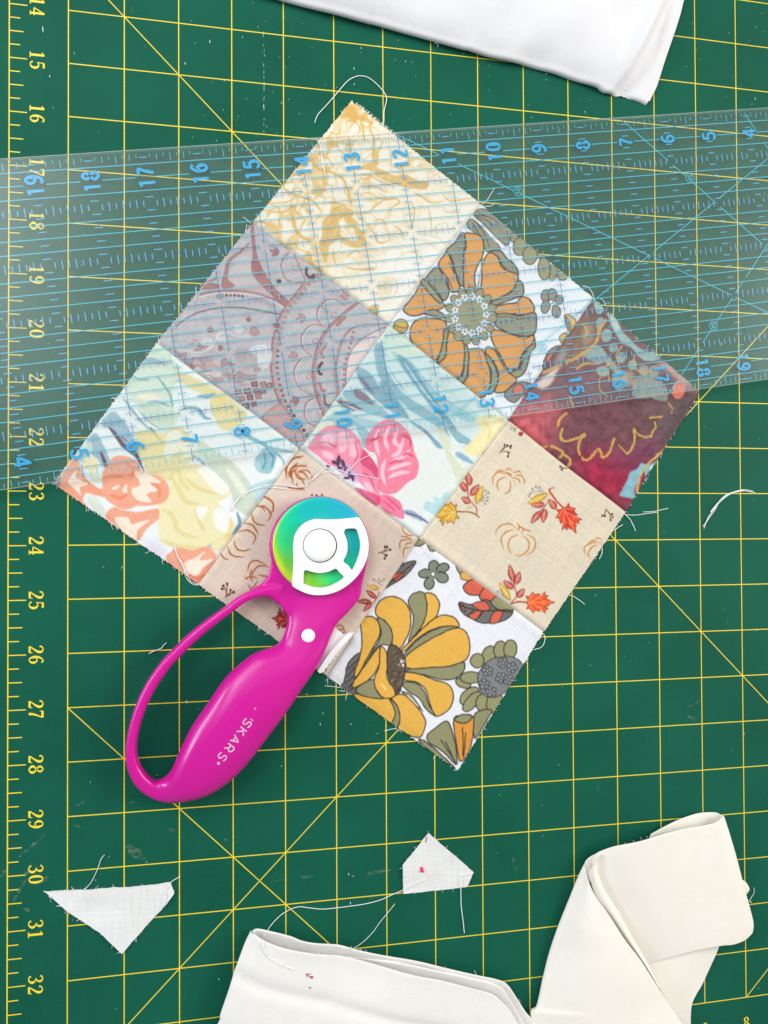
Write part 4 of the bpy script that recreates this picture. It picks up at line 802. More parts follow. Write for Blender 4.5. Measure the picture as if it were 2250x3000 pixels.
for args in ((0, 0, 'gold_lace_patch', paint_gold, 'cream cotton patch with golden lace veins', .025), (0, 1, 'orange_flower_patch', paint_orange, 'white cotton patch with a large orange and grey flower', .035),
             (0, 2, 'maroon_watercolour_patch', paint_maroon, 'maroon watercolour patch with gold lines and pale blue drops', .03), (1, 0, 'paisley_patch', paint_paisley, 'grey mauve patch with paisley scrolls', .03),
             (1, 1, 'pink_flower_patch', paint_center, 'pale patch with pink flowers and blue leaves', .02), (1, 2, 'pumpkin_leaf_patch', paint_pumpkin, 'beige patch with pumpkins and maple leaves, uncovered', .055),
             (2, 0, 'coral_tulip_patch', paint_coral, 'pale patch with coral and yellow tulips', .02), (2, 1, 'pumpkin_leaf_patch', paint_pumpkin2, 'beige patch with pumpkins, half under the rotary cutter', .055),
             (2, 2, 'yellow_flower_patch', paint_retro, 'white linen patch with a big yellow outlined flower', .045)):
    make_patch(*args)
# ------------------------------------------------------------------ clear acrylic quilting ruler lying on the block
TH = 0.15805839; RT = np.array([-5.58499922, -17.66522364]); RM = np.array([[math.cos(TH), -math.sin(TH)], [math.sin(TH), math.cos(TH)]])
def rul(s, t):                                    # ruler inches (along, down from the upper edge) -> metres
    p = RM @ np.array([s, -t]) + RT; return np.array([(p[0] - 6.5) * INCH, (23.0 + p[1]) * INCH])
rul_loc = np.array([*rul(12, 3), 0.0022]); ruler = empty('quilting_ruler', rul_loc)
tag(ruler, 'clear acrylic ruler with blue inch numbers lying across the quilt block', 'ruler')
def acrylic(name, dif, dcol, rough):
    m = bpy.data.materials.new(name); m.use_nodes = True; nt = m.node_tree; nt.nodes.clear()
    out = nd(nt, 'ShaderNodeOutputMaterial'); tr = nd(nt, 'ShaderNodeBsdfTransparent'); tr.inputs[0].default_value = (0.992, 1.0, 0.997, 1)
    gl = nd(nt, 'ShaderNodeBsdfGlossy'); gl.inputs['Roughness'].default_value = rough; gl.inputs[0].default_value = (1, 1, 1, 1)
    lw = nd(nt, 'ShaderNodeLayerWeight'); lw.inputs[0].default_value = 0.5
    pw = nd(nt, 'ShaderNodeMath', operation='POWER'); nt.links.new(lw.outputs['Facing'], pw.inputs[0]); pw.inputs[1].default_value = 5
    fr = nd(nt, 'ShaderNodeMath', operation='MULTIPLY_ADD'); nt.links.new(pw.outputs[0], fr.inputs[0]); fr.inputs[1].default_value = 0.96; fr.inputs[2].default_value = 0.034
    df = nd(nt, 'ShaderNodeBsdfDiffuse'); df.inputs[0].default_value = (*dcol, 1)
    m1 = nd(nt, 'ShaderNodeMixShader'); m1.inputs[0].default_value = dif; nt.links.new(tr.outputs[0], m1.inputs[1]); nt.links.new(df.outputs[0], m1.inputs[2])
    if dif < 0.1:                                 # fine handling scratches
        ns = noise_node(nt, 1, 5, 0.7, stretch(nt, objcoord(nt), 40, 900)); nt.links.new(ramp(nt, ns.outputs[0], 0.6, 0.8, dif, dif + 0.03), m1.inputs[0])
    m2 = nd(nt, 'ShaderNodeMixShader'); nt.links.new(fr.outputs[0], m2.inputs[0]); nt.links.new(m1.outputs[0], m2.inputs[1]); nt.links.new(gl.outputs[0], m2.inputs[2])
    nt.links.new(m2.outputs[0], out.inputs[0]); return m
ACR = acrylic('clear_acrylic', 0.004, (0.8, 0.85, 0.85), 0.22); ACR_E = acrylic('acrylic_edge', 0.5, (0.75, 0.85, 0.84), 0.2)
def rl(s, t): return rul(s, t) - rul_loc[:2]
cs = [(0, .02), (24, .02), (24, 5.965), (0, 5.965)]
cv = [(*rl(s, t), .003) for s, t in cs]
bevel = .0004
top = [(*rl(s + (bevel / INCH if s == 0 else -bevel / INCH), t + (bevel / INCH if t < 1 else -bevel / INCH)), .003) for s, t in cs]
V = [(*rl(s, t), 0) for s, t in cs] + [(*rl(s, t), .003 - bevel) for s, t in cs] + top
F = [(0, 1, 2, 3), (11, 10, 9, 8)] + [(i, i + 4, (i + 1) % 4 + 4, (i + 1) % 4) for i in range(4)] + [(i + 4, i + 8, (i + 1) % 4 + 8, (i + 1) % 4 + 4) for i in range(4)]
o = mesh_obj('acrylic_sheet', V, F, ACR, ruler); o.data.materials.append(ACR_E)
for p in o.data.polygons: p.material_index = 0 if p.index < 2 else 1
m, nt, b = mat_new('ruler_ink_blue', tuple(lin((58, 184, 208))), 0.5, 0.2); INK_B = m
m, nt, b = mat_new('ruler_ink_numeral', tuple(lin((0, 160, 214))), 0.5, 0.2); INK_N = m
m, nt, b = mat_new('ruler_ink_violet', tuple(lin((80, 52, 132))), 0.5, 0.2); b.inputs['Alpha'].default_value = 0.75; INK_V = m
ZB = -0.00003; LW2 = 0.0148 * INCH
blue, thin, vio = Ribbon(), Ribbon(), Ribbon()
L2 = lambda R, s0, t0, s1, t1, w=LW2, dz=0.0: R.line(np.array([rl(s0, t0), rl(s1, t1)]), w, ZB - dz)
for k in range(1, 24):
    t = k / 4
    if t == int(t): continue
    if t in (.5, 5.5):
        for s in range(0, 24): L2(blue, s + .2, t, s + .8, t)
    else: L2(blue, 0.02, t, 23.98, t)
for t in range(1, 6):
    for s in range(0, 24):
        L2(vio, s + .08, t, s + .92, t, LW2 * .95, 4e-6)
        for e in range(1, 8): ln = .085 if e % 2 == 0 else .055; L2(thin, s + e / 8, t - ln, s + e / 8, t + ln, LW2, 2e-6)
for s in range(1, 24):
    for a, c in ((.03, .32), (.68, .94), (1.06, 1.94), (2.06, 2.94), (3.06, 3.94), (4.06, 4.94), (5.06, 5.32), (5.68, 5.94)): L2(vio, s, a, s, c, LW2 * .95, 4e-6)
    for k in range(1, 48, 2): t = k / 8; L2(thin, s - .075, t, s + .075, t, LW2, 2e-6)
for k in range(1, 24 * 8):
    if k % 8 == 0: continue
    s = k / 8; ln = .15 if k % 4 == 0 else (.12 if k % 2 == 0 else .07)
    L2(thin, s, .06, s, .06 + ln, LW2 * .85, 2e-6); L2(thin, s, 5.92, s, 5.92 - ln, LW2 * .85, 2e-6)
def seg_gap(a, c, gaps):                          # straight printed angle line with breaks
    a, c = np.array(a, float), np.array(c, float); L = np.linalg.norm(c - a); cuts = [0.0]
    for g_, w in gaps: q = np.dot(np.array(g_) - a, c - a) / L; cuts += [q - w, q + w]
    cuts.append(L); d = (c - a) / L
    for i in range(0, len(cuts), 2): p, q = a + d * cuts[i], a + d * cuts[i + 1]; L2(blue, *p, *q, LW2 * 1.05, 6e-6 + 1e-6 * i)
seg_gap((12, .02), (22.35, 5.96), [((13.0, .58), .22), ((14.39, 1.36), .1), ((17.22, 3.0), .06), ((19.0, 4.05), .05)])
seg_gap((11.9, 5.96), (22.25, .03), [((14.38, 4.62), .1), ((17.25, 3.0), .06), ((19.0, 2.0), .05)])
seg_gap((16.99, .03), (22.9, 5.96), [((18.0, 1.0), .07), ((18.39, 1.38), .1), ((19.0, 2.01), .06), ((20, 3), .06)])
seg_gap((17.1, 5.96), (23.0, .03), [((18.01, 5.0), .07), ((18.41, 4.63), .1), ((19.0, 4.01), .06), ((19.33, 3.69), .05)])
seg_gap((19.95, .03), (23.3, 5.96), [((20.3, .6), .15)])
for c in ((14.39, 1.36), (18.39, 1.38), (14.38, 4.62), (18.41, 4.63)):
    ci = Ribbon(); q = np.linspace(0, 2 * math.pi, 25); ci.line(np.array([rl(c[0] + .095 * math.cos(a), c[1] + .095 * math.sin(a)) for a in q]), LW2 * .9, ZB - 1.2e-5); ci.build('printed_angle_ring', INK_B, ruler)
blue.build('printed_lines', INK_B, ruler); thin.build('printed_ticks', INK_B, ruler); vio.build('printed_inch_lines', INK_V, ruler)
ex, ey = RM[:, 0], RM[:, 1]
for c, tx in (((14.39, 1.36), '30'), ((18.39, 1.38), '45'), ((14.38, 4.62), '30'), ((18.41, 4.63), '45')): numeral(tx, rl(*c), ey, -ex, .10 * INCH, ZB - 1.3e-5, INK_B, ruler, False, .72, .8)
for s in range(1, 24):
    if 3 <= s <= 21:
        numeral(str(24 - s), rl(s, .505), ey, -ex, .315 * INCH, ZB - 1e-5, INK_N, ruler, False, .66)
        numeral(str(s), rl(s, 5.50), -ey, ex, .315 * INCH, ZB - 1e-5, INK_N, ruler, False, .66)

# ------------------------------------------------------------------ magenta rotary cutter
def srf(p, f='S'): return [float(x) for x in p]
m, nt, b = mat_new('magenta_plastic', tuple(lin((203, 14, 144))), 0.28, 0.5); oc = objcoord(nt)
nn = noise_node(nt, 1500, 2, .5, oc); bump(nt, b, nn.outputs[0], 0.12, 0.0001)
n2 = noise_node(nt, 60, 4, .6, oc); nt.links.new(ramp(nt, n2.outputs[0], .3, .7, .22, .30), b.inputs['Roughness'])
b.inputs['Subsurface Weight'].default_value = 0.0; MAG = m
m, nt, b = mat_new('white_plastic', (0.86, 0.85, 0.83), 0.4, 0.4); nn = noise_node(nt, 120, 4, .6, objcoord(nt)); nt.links.new(mixcol(nt, nn.outputs[0], (.84, .83, .80), (.88, .87, .86)), b.inputs['Base Color']); WPL = m
HB = unproj(px('R', 822, 692), 0.0085); cut_loc = np.array([HB[0], HB[1], 0.002]); cutter = empty('rotary_cutter', cut_loc)
tag(cutter, 'magenta rotary cutter with looped handle and rainbow blade lying on the quilt block', 'rotary cutter')
MMs = 0.001
parts_v, parts_f = [], []
def addp(v, f):
    o_ = len(parts_v); parts_v.extend([tuple(np.asarray(p) - cut_loc) for p in v]); parts_f.extend([tuple(i + o_ for i in q) for q in f])
st = [((218, 1391), (238, 1506), 4.0, 6.8), ((250, 1385), (310, 1530), 4.4, 6.9), ((285, 1370), (400, 1536), 5.0, 7.2), ((322, 1338), (500, 1518), 6.2, 8.0), ((348, 1292), (605, 1480), 7.5, 9), ((400, 1170), (742, 1390), 9, 10), ((480, 1010), (872, 1260), 10, 10.6), ((590, 850), (1002, 1090), 10.2, 10.8), ((700, 690), (1132, 920), 9.6, 10.6),
      ((800, 590), (1232, 770), 8.6, 10), ((905, 510), (1322, 640), 7.4, 9.2), ((1015, 468), (1392, 520), 6.2, 8.2), ((1088, 430), (1440, 400), 5.4, 7.6), ((1128, 340), (1488, 300), 4.6, 7.2), ((1145, 240), (1566, 222), 3.9, 6.6), ((1110, 150), (1640, 130), 3.4, 6.1), ((1040, 105), (1662, 40), 3.1, 5.9), ((1010, 30), (1640, -90), 3.0, 5.8)]
L_ = np.array([(*a, h, z) for a, c, h, z in st]); R_ = np.array([(*c, h, z) for a, c, h, z in st]); L_ = resample(spline(L_, False, 6), 64); R_ = resample(spline(R_, False, 6), 64)
K = 28; v = []
for i in range(64):
    h, zc = L_[i, 2] * MMs, L_[i, 3] * MMs; a, c = W('S', *L_[i, :2], zc), W('S', *R_[i, :2], zc); mid = (a + c) / 2; half = (c - a) / 2
    pw = 2 / 2.5
    for k in range(K):
        q = 2 * math.pi * k / K; x, y = math.cos(q), math.sin(q)
        v.append(mid + half * math.copysign(abs(x) ** pw, x) + np.array([0, 0, h * math.copysign(abs(y) ** pw, y)]))
f = [(i * K + k, i * K + (k + 1) % K, (i + 1) * K + (k + 1) % K, (i + 1) * K + k) for i in range(63) for k in range(K)] + [tuple(range(K))[::-1], tuple(63 * K + k for k in range(K))]
addp(v, f)
lp = np.array([(1090, 90, 120, 6.0, 3.0), (1030, 72, 90, 6.2, 3.2), (955, 82, 66, 6.5, 3.6), (848, 118, 62, 7, 3.9), (730, 203, 62, 7.4, 4.1), (610, 290, 66, 7.8, 4.3), (490, 388, 70, 8.1, 4.4), (390, 485, 72, 8.3, 4.5), (300, 580, 74, 8.4, 4.5), (196, 730, 75, 8.5, 4.5), (120, 890, 72, 8.6, 4.5), (74, 1050, 70, 8.6, 4.5), (58, 1180, 72, 8.5, 4.5), (76, 1290, 84, 8.2, 4.4), (130, 1385, 98, 7.6, 4.3), (205, 1445, 106, 7.0, 4.2), (290, 1475, 112, 6.8, 4.2), (380, 1480, 110, 7, 4.5), (460, 1450, 100, 7.4, 4.5)], float)
lp = resample(spline(lp, False, 6), 90); v = []; K = 16
cen = np.array([W('S', p[0], p[1], p[3] * MMs) for p in lp])
for i in range(90):
    t = cen[min(i + 1, 89)] - cen[max(i - 1, 0)]; t /= np.linalg.norm(t); n_ = np.array([-t[1], t[0], 0]); n_ /= np.linalg.norm(n_)
    wdt = lp[i, 2] / 2 / FR['S'][2] / FPX * (CP[2] - lp[i, 3] * MMs); h = lp[i, 4] * MMs
    for k in range(K):
        q = 2 * math.pi * k / K; x, y = math.cos(q), math.sin(q); v.append(cen[i] + n_ * wdt * math.copysign(abs(x) ** .6, x) + np.array([0, 0, h * math.copysign(abs(y) ** .6, y)]))
addp(v, [(i * K + k, i * K + (k + 1) % K, (i + 1) * K + (k + 1) % K, (i + 1) * K + k) for i in range(89) for k in range(K)] + [tuple(range(K))[::-1], tuple(89 * K + k for k in range(K))])
def lathe_pts(cx, prof, n=72):                    # prof [(r,z)], closed solid of revolution about cx
    v = [(cx[0] + r * math.cos(2 * math.pi * k / n), cx[1] + r * math.sin(2 * math.pi * k / n), z) for r, z in prof for k in range(n)]
    f = [(i * n + k, i * n + (k + 1) % n, (i + 1) * n + (k + 1) % n, (i + 1) * n + k) for i in range(len(prof) - 1) for k in range(n)]
    f += [tuple(range(n))[::-1], tuple((len(prof) - 1) * n + k for k in range(n))]; return v, f
def Rr(r, z): return r / FR['R'][2] / FPX * (CP[2] - z)
HC = W('R', 820, 706, .0075); RH = Rr(612, .0075)
addp(*lathe_pts(HC, [(RH - .0012, .0024), (RH, .0036), (RH, .0078), (RH - .0009, .0088)]))
# fillet between the head and the neck / loop
for poly_ in ([(480, 1180), (240, 880), (200, 1060), (110, 1170), (-40, 1250), (150, 1300), (330, 1420), (430, 1560), (700, 1600), (1040, 1610), (1100, 1540), (1180, 1455), (1250, 1390), (1298, 1290), (1335, 1170), (1368, 1040), (1405, 880), (900, 800)],):
    P2 = spline(np.array(poly_, float), True, 1); tp = [W('R', x, y, .0082) for x, y in P2]; n_ = len(tp); lo = [p - np.array([0, 0, .0052]) for p in tp]
    addp(tp + lo, [tuple(range(n_)), tuple(range(2 * n_ - 1, n_ - 1, -1))] + [(i, i + n_, (i + 1) % n_ + n_, (i + 1) % n_) for i in range(n_)])
tmp = mesh_obj('handle_tmp', parts_v, parts_f, MAG)
bm = bmesh.new(); bm.from_mesh(tmp.data); bmesh.ops.recalc_face_normals(bm, faces=bm.faces); bm.to_mesh(tmp.data); bm.free()
mo = tmp.modifiers.new('r', 'REMESH'); mo.mode = 'VOXEL'; mo.voxel_size = 0.00052
mo = tmp.modifiers.new('s', 'SMOOTH'); mo.factor = 0.5; mo.iterations = 14
dg = bpy.context.evaluated_depsgraph_get(); dg.update(); me = bpy.data.meshes.new_from_object(tmp.evaluated_get(dg)); bpy.data.objects.remove(tmp)
me.name = 'handle'; me.polygons.foreach_set('use_smooth', [True] * len(me.polygons))
if not me.materials: me.materials.append(MAG)
handle = link(bpy.data.objects.new('handle', me), cutter)
hv = np.empty(len(me.vertices) * 3); me.vertices.foreach_get('co', hv); hv = hv.reshape(-1, 3) + cut_loc
bvh = BVHTree.FromPolygons([tuple(q) for q in hv], [tuple(p.vertices) for p in me.polygons])
print('handle verts', len(hv), 'z', hv[:, 2].min(), hv[:, 2].max())
def on_handle(q, lift=0.00012):                   # photo pixel -> point of the handle's skin
    d = CR @ np.array([(q[0] - 1125) / FPX, -(q[1] - 1500) / FPX, -1.0]); d /= np.linalg.norm(d)
    h = bvh.ray_cast(Vector(CP), Vector(d)); return np.array(h[0]) + np.array(h[1]) * lift if h[0] is not None else unproj(q, .02)
# blade: titanium-coated disc, colour drifting across the coat
ZBL = .0093; BC = W('R', 832, 690, ZBL); RB = Rr(586, ZBL)
m, nt, b = mat_new('rainbow_titanium', (0.2, 0.6, 0.5), 0.32, 0.5, 0.12); at = nd(nt, 'ShaderNodeVertexColor'); at.layer_name = 'coat'; nt.links.new(at.outputs[0], b.inputs['Base Color']); RAIN = m
nr_, na = 14, 120; v, f, cc = [], [], []
key = np.array([-1.1, -.75, -.5, 0, .4, .65, .9]); kc = lin(np.array([(204, 228, 50), (120, 205, 60), (48, 216, 126), (8, 204, 152), (0, 184, 184), (6, 186, 182), (30, 172, 198)]))
for i in range(nr_):
    r = RB * (.25 + .75 * i / (nr_ - 1))
    for k in range(na):
        q = 2 * math.pi * k / na; x, y = math.cos(q), math.sin(q); v.append(np.array([BC[0] + r * x, BC[1] + r * y, ZBL + (0 if i < nr_ - 2 else -.00012 * (i - nr_ + 2))]) - cut_loc)
        e = (x * .55 + y * .75) * (r / RB) ** .5 - max(0, (r / RB - .8) / .2) ** 2 * .62 * max(0, min(1, .55 - (x * .8 + y * .25)))
        c = np.array([np.interp(e, key, kc[:, j]) for j in range(3)]); gray = max(0, 1 - (r / RB - .25) / .42); c = c * (1 - .35 * gray) + .35 * gray * np.array([.30, .36, .32]); cc.append((*c, 1))
for i in range(nr_ - 1):
    for k in range(na): f.append((i * na + k, (i + 1) * na + k, (i + 1) * na + (k + 1) % na, i * na + (k + 1) % na))
nb = len(v); v += [p - np.array([0, 0, .0003]) for p in v[(nr_ - 1) * na:nr_ * na]]; cc += cc[(nr_ - 1) * na:nr_ * na]
f += [((nr_ - 1) * na + k, nb + k, nb + (k + 1) % na, (nr_ - 1) * na + (k + 1) % na) for k in range(na)]
blade = mesh_obj('blade', v, f, RAIN, cutter, True); ca = blade.data.color_attributes.new('coat', 'FLOAT_COLOR', 'POINT'); ca.data.foreach_set('color', np.array(cc, np.float32).ravel())
def prism(name, outer, holes, fr, z0, z1, mat, parent, loc, bev=.0004, kk=4, smooth_pts=True):
    loops = [spline(np.array(l, float), True, kk) if smooth_pts else np.array(l, float) for l in [outer] + holes]
    W3 = [[W(fr, x, y, z1) for x, y in l] for l in loops]; flat = [p for l in W3 for p in l]; tris = tessellate_polygon([[Vector((p[0], p[1], 0)) for p in l] for l in W3])
    n_ = len(flat); v = [p - loc for p in flat] + [np.array([p[0], p[1], z0]) - loc for p in flat]; f = [tuple(t) for t in tris] + [tuple(i + n_ for i in t[::-1]) for t in tris]; o_ = 0
    for l in W3:
        k_ = len(l); f += [(o_ + i, o_ + (i + 1) % k_, o_ + (i + 1) % k_ + n_, o_ + i + n_) for i in range(k_)]; o_ += k_
    ob = mesh_obj(name, v, f, mat, parent); bm = bmesh.new(); bm.from_mesh(ob.data); bmesh.ops.recalc_face_normals(bm, faces=bm.faces)
    bmesh.ops.dissolve_limit(bm, angle_limit=.001, verts=bm.verts, edges=bm.edges) if False else None
    sharp = [e for e in bm.edges if e.is_manifold and len(e.link_faces) == 2 and e.calc_face_angle(0) > 1.0 and (e.verts[0].co.z > z1 - loc[2] - 1e-5 and e.verts[1].co.z > z1 - loc[2] - 1e-5)]
    if bev: bmesh.ops.bevel(bm, geom=sharp, offset=bev, segments=2, profile=.6, affect='EDGES', clamp_overlap=True)
    bm.to_mesh(ob.data); bm.free(); ob.data.polygons.foreach_set('use_smooth', [abs(p.normal.z) < .98 for p in ob.data.polygons]); return ob
G0 = pts('500,640 520,560 560,490 625,428 700,390 780,374 900,380 1050,375 1180,362 1262,355 1300,366 1340,430 1380,520 1405,620 1412,720 1395,835 1350,950 1280,1060 1180,1160 1060,1240 930,1287 800,1302 680,1287 570,1242 497,1200 481,1160 488,1050 497,900 494,760')
S1 = pts('1125,502 1160,492 1238,490 1272,518 1300,610 1312,700 1295,805 1257,910 1216,986 1200,985 1160,935 1103,887 1140,810 1155,720 1145,630 1114,550')
S2 = pts('622,1030 632,1003 655,998 740,1022 830,1031 930,1012 1012,979 1060,1030 1110,1085 1020,1150 930,1190 830,1209 720,1197 640,1168 619,1145')
ring = np.stack([820 + 209 * np.cos(np.linspace(0, 2 * math.pi, 41)[:-1]), 700 + 209 * np.sin(np.linspace(0, 2 * math.pi, 41)[:-1])], 1)
guard = prism('blade_guard', G0, [S1, S2, ring], 'R', .0098, .0122, WPL, cutter, cut_loc, .0005, 3)
bc = W('R', 820, 700, .0128); rb_ = Rr(201, .0128)
v, f = lathe_pts(bc - cut_loc, [(rb_, .0090 - cut_loc[2]), (rb_, .0118 - cut_loc[2]), (rb_ - .0003, .0124 - cut_loc[2]), (rb_ - .0012, .0128 - cut_loc[2]), (rb_ * .6, .0131 - cut_loc[2]), (rb_ * .2, .0132 - cut_loc[2])], 64)
mesh_obj('release_button', v, f, WPL, cutter, True)
pz = on_handle(px('S', 1287, 385), 0)[2]; pc = W('S', 1287, 385, pz) - cut_loc; rp = 47 / FR['S'][2] / FPX * (CP[2] - pz); pz -= cut_loc[2]
v, f = lathe_pts(pc, [(rp, pz - .003), (rp, pz + .0003), (rp - .0003, pz + .0007), (rp - .001, pz + .0009)], 32); mesh_obj('lock_pin', v, f, WPL, cutter, False)
# serrated thumb slide under the neck
ser = [(1470, 322), (1500, 352), (1535, 378), (1570, 362), (1590, 362), (1592, 380)]; a, c = np.array([1590, 385.]), np.array([1385, 642.])
nT = 9
for i in range(nT):
    for dq, k in ((.15, 0), (.5, 9), (.85, 0)): p = a + (c - a) * (i + dq) / nT; d = (c - a) / np.linalg.norm(c - a); bow = -26 * math.sin(math.pi * (i + dq) / nT); ser.append(tuple(p + np.array([-d[1], d[0]]) * (-(k) - bow * 0)))
ser += [(1378, 643), (1352, 632), (1340, 605), (1380, 540), (1420, 450)]
prism('thumb_slide', ser, [], 'S', .0024, .0062, WPL, cutter, cut_loc, .0003, 1, False)
rim = [(1545, 384), (1590, 366), (1592, 382), (1470, 520), (1386, 640), (1352, 632), (1362, 612), (1440, 500)]
prism('slide_rim', rim, [], 'S', .0063, .0078, WPL, cutter, cut_loc, .0003, 3)
# worn white brand print on the grip
m, nt, b = mat_new('worn_white_print', (.8, .66, .76), .5, .3); nn = noise_node(nt, 900, 4, .7, objcoord(nt)); nt.links.new(ramp(nt, nn.outputs[0], .36, .52, .35, .85), b.inputs['Alpha']); LOGO = m
d = np.array([-.615, .788]); up = np.array([.788, .615]); lw_ = 9
GL = {'S': ['.95,.9 .6,1 .2,.98 .05,.8 .2,.6 .75,.45 .92,.25 .75,.05 .35,0 .02,.08'], 'K': ['.05,0 .05,1', '.85,1 .1,.5', '.3,.6 .95,0'], 'A': ['0,0 .5,1 1,0', '.25,.3 .75,.3'], 'R': ['.05,0 .05,1 .6,1 .85,.85 .85,.62 .6,.48 .1,.48', '.45,.48 .95,0']}
rv, rf = [], []
def skin_line(P2, w):
    P2 = np.asarray(P2, float); n_ = len(P2); o_ = len(rv); t = np.gradient(P2, axis=0); t /= np.linalg.norm(t, axis=1)[:, None] + 1e-9; nn_ = np.stack([-t[:, 1], t[:, 0]], 1)
    for i in range(n_):
        for sg in (1, -1): q = P2[i] + nn_[i] * w / 2 * sg; rv.append(on_handle(px('S', *q), .00006 + 1e-6 * (len(rf) % 40)) - cut_loc)
    for i in range(n_ - 1): rf.append((o_ + 2 * i, o_ + 2 * i + 1, o_ + 2 * i + 3, o_ + 2 * i + 2))
for ch, c in (('S', (862, 992)), ('K', (825, 1050)), ('A', (782, 1108)), ('R', (738, 1165)), ('S', (690, 1226))):
    for s_ in GL[ch]:
        q = pts(s_); q = resample(spline(q, False, 5) if ch in 'SR' and len(q) > 2 else q, 14); skin_line(np.array(c) + (q[:, :1] - .5) * d * 48 + (q[:, 1:] - .5) * up * 55, lw_)
q = np.linspace(0, 2 * math.pi, 10); skin_line(np.stack([664 + 6 * np.cos(q), 1270 + 6 * np.sin(q)], 1), 9)
for a, c in (((885, 962), (905, 975)), ((912, 885), (925, 900))): skin_line(np.linspace(a, c, 4), 6)
mesh_obj('brand_print', rv, rf, LOGO, cutter)
# ------------------------------------------------------------------ loose white cloth
def cloth_mat(name, a, c, sc=90):
    m, nt, b = mat_new(name, a, 0.8, 0.25); oc = objcoord(nt); nn = noise_node(nt, sc, 5, .65, oc)
    nt.links.new(mixcol(nt, ramp(nt, nn.outputs[0], .3, .7), a, c), b.inputs['Base Color'])
    w1 = noise_node(nt, 1, 3, .6, stretch(nt, oc, 2600, 500)); w2 = noise_node(nt, 1, 3, .6, stretch(nt, oc, 500, 2600)); ad = nd(nt, 'ShaderNodeMath', operation='ADD')
    nt.links.new(w1.outputs[0], ad.inputs[0]); nt.links.new(w2.outputs[0], ad.inputs[1]); 
    cr = noise_node(nt, 1, 4, .55, stretch(nt, oc, 22, 48, 40, .5)); cr.inputs['Distortion'].default_value = 1.4
    bn = bump(nt, b, cr.outputs[0], .16, .0014); b2 = bump(nt, b, ad.outputs[0], .5, .00018); nt.links.new(bn.outputs[0], b2.inputs['Normal']); b.inputs['Sheen Weight'].default_value = .08
    return m
CREAM = cloth_mat('cream_cotton', (.845, .79, .69), (.87, .82, .735)); WHITE = cloth_mat('white_cotton', (.79, .76, .705), (.83, .80, .76)); SATIN = cloth_mat('white_sateen', (.725, .71, .715), (.76, .75, .755)); SCRAP = cloth_mat('white_scrap_cotton', (.66, .65, .62), (.76, .75, .72), 60)
nt = SCRAP.node_tree; b = nt.nodes['Principled BSDF']; oc = objcoord(nt); s1 = noise_node(nt, 1, 4, .7, stretch(nt, oc, 1500, 40, 1, .2)); s2 = noise_node(nt, 1, 4, .7, stretch(nt, oc, 40, 1500, 1, .2)); ad = nd(nt, 'ShaderNodeMath', operation='ADD')
nt.links.new(s1.outputs[0], ad.inputs[0]); nt.links.new(s2.outputs[0], ad.inputs[1]); nt.links.new(mixcol(nt, ramp(nt, ad.outputs[0], .75, 1.25), (.67, .665, .64), (.80, .79, .765)), b.inputs['Base Color'])
SATIN.node_tree.nodes['Principled BSDF'].inputs['Roughness'].default_value = .55
def curve(fr, s): return np.array([W(fr, x, y, z * .001) for x, y, z in pts(s)])
def coons(name, T, B, L, R, nu, nv, mat, parent, loc, bump_f=None, roll=(0, 0, 0, 0), th=.0005, straight=False):
    """four boundary curves -> cloth sheet; roll = turn-under radius of the top, bottom, left, right edge"""
    T, B = (resample(spline(q, False, 6), nu) for q in (T, B)); L, R = (resample(spline(q, False, 6), nv) for q in (L, R))
    u = np.linspace(0, 1, nu)[None, :, None]; v = np.linspace(0, 1, nv)[:, None, None]
    P_ = (1 - v) * T[None] + v * B[None] + (1 - u) * L[:, None] + u * R[:, None] - ((1 - u) * (1 - v) * T[0] + u * (1 - v) * T[-1] + (1 - u) * v * B[0] + u * v * B[-1])
    if bump_f is not None: P_[:, :, 2] += bump_f(u[..., 0], v[..., 0])
    V = [tuple(p) for p in P_.reshape(-1, 3) - loc]; F = [(i * nu + j, (i + 1) * nu + j, (i + 1) * nu + j + 1, i * nu + j + 1) for i in range(nv - 1) for j in range(nu - 1)]
    if np.cross(P_[1, 0] - P_[0, 0], P_[1, 1] - P_[0, 0])[2] < 0: F = [q[::-1] for q in F]
    edges = ((0, [(0, j) for j in range(nu)], (1, 0)), (1, [(nv - 1, j) for j in range(nu)], (-1, 0)), (2, [(i, 0) for i in range(nv)], (0, 1)), (3, [(i, nu - 1) for i in range(nv)], (0, -1)))
    for k, idx, inn in edges:
        r = roll[k] if roll[k] else th
        row = [i * nu + j for i, j in idx]; prev = row; E = np.array([P_[i, j] for i, j in idx]); I_ = np.array([P_[i + inn[0], j + inn[1]] for i, j in idx]); out = E - I_; out[:, 2] = 0
        out /= np.linalg.norm(out, axis=1)[:, None] + 1e-9
        for a in np.linspace(0, 150, 7)[1:]:
            q = math.radians(a); ring_ = E + out * r * math.sin(q) - np.array([0, 0, r * (1 - math.cos(q))]); ring_[:, 2] = np.maximum(ring_[:, 2], .0001); o_ = len(V); V += [tuple(p) for p in ring_ - loc]; cur = list(range(o_, o_ + len(idx)))
            F += [(prev[i], prev[i + 1], cur[i + 1], cur[i]) for i in range(len(idx) - 1)]; prev = cur
    ob = mesh_obj(name, V, F, mat, parent, True); bm = bmesh.new(); bm.from_mesh(ob.data); bmesh.ops.recalc_face_normals(bm, faces=bm.faces); bm.to_mesh(ob.data); bm.free(); return ob

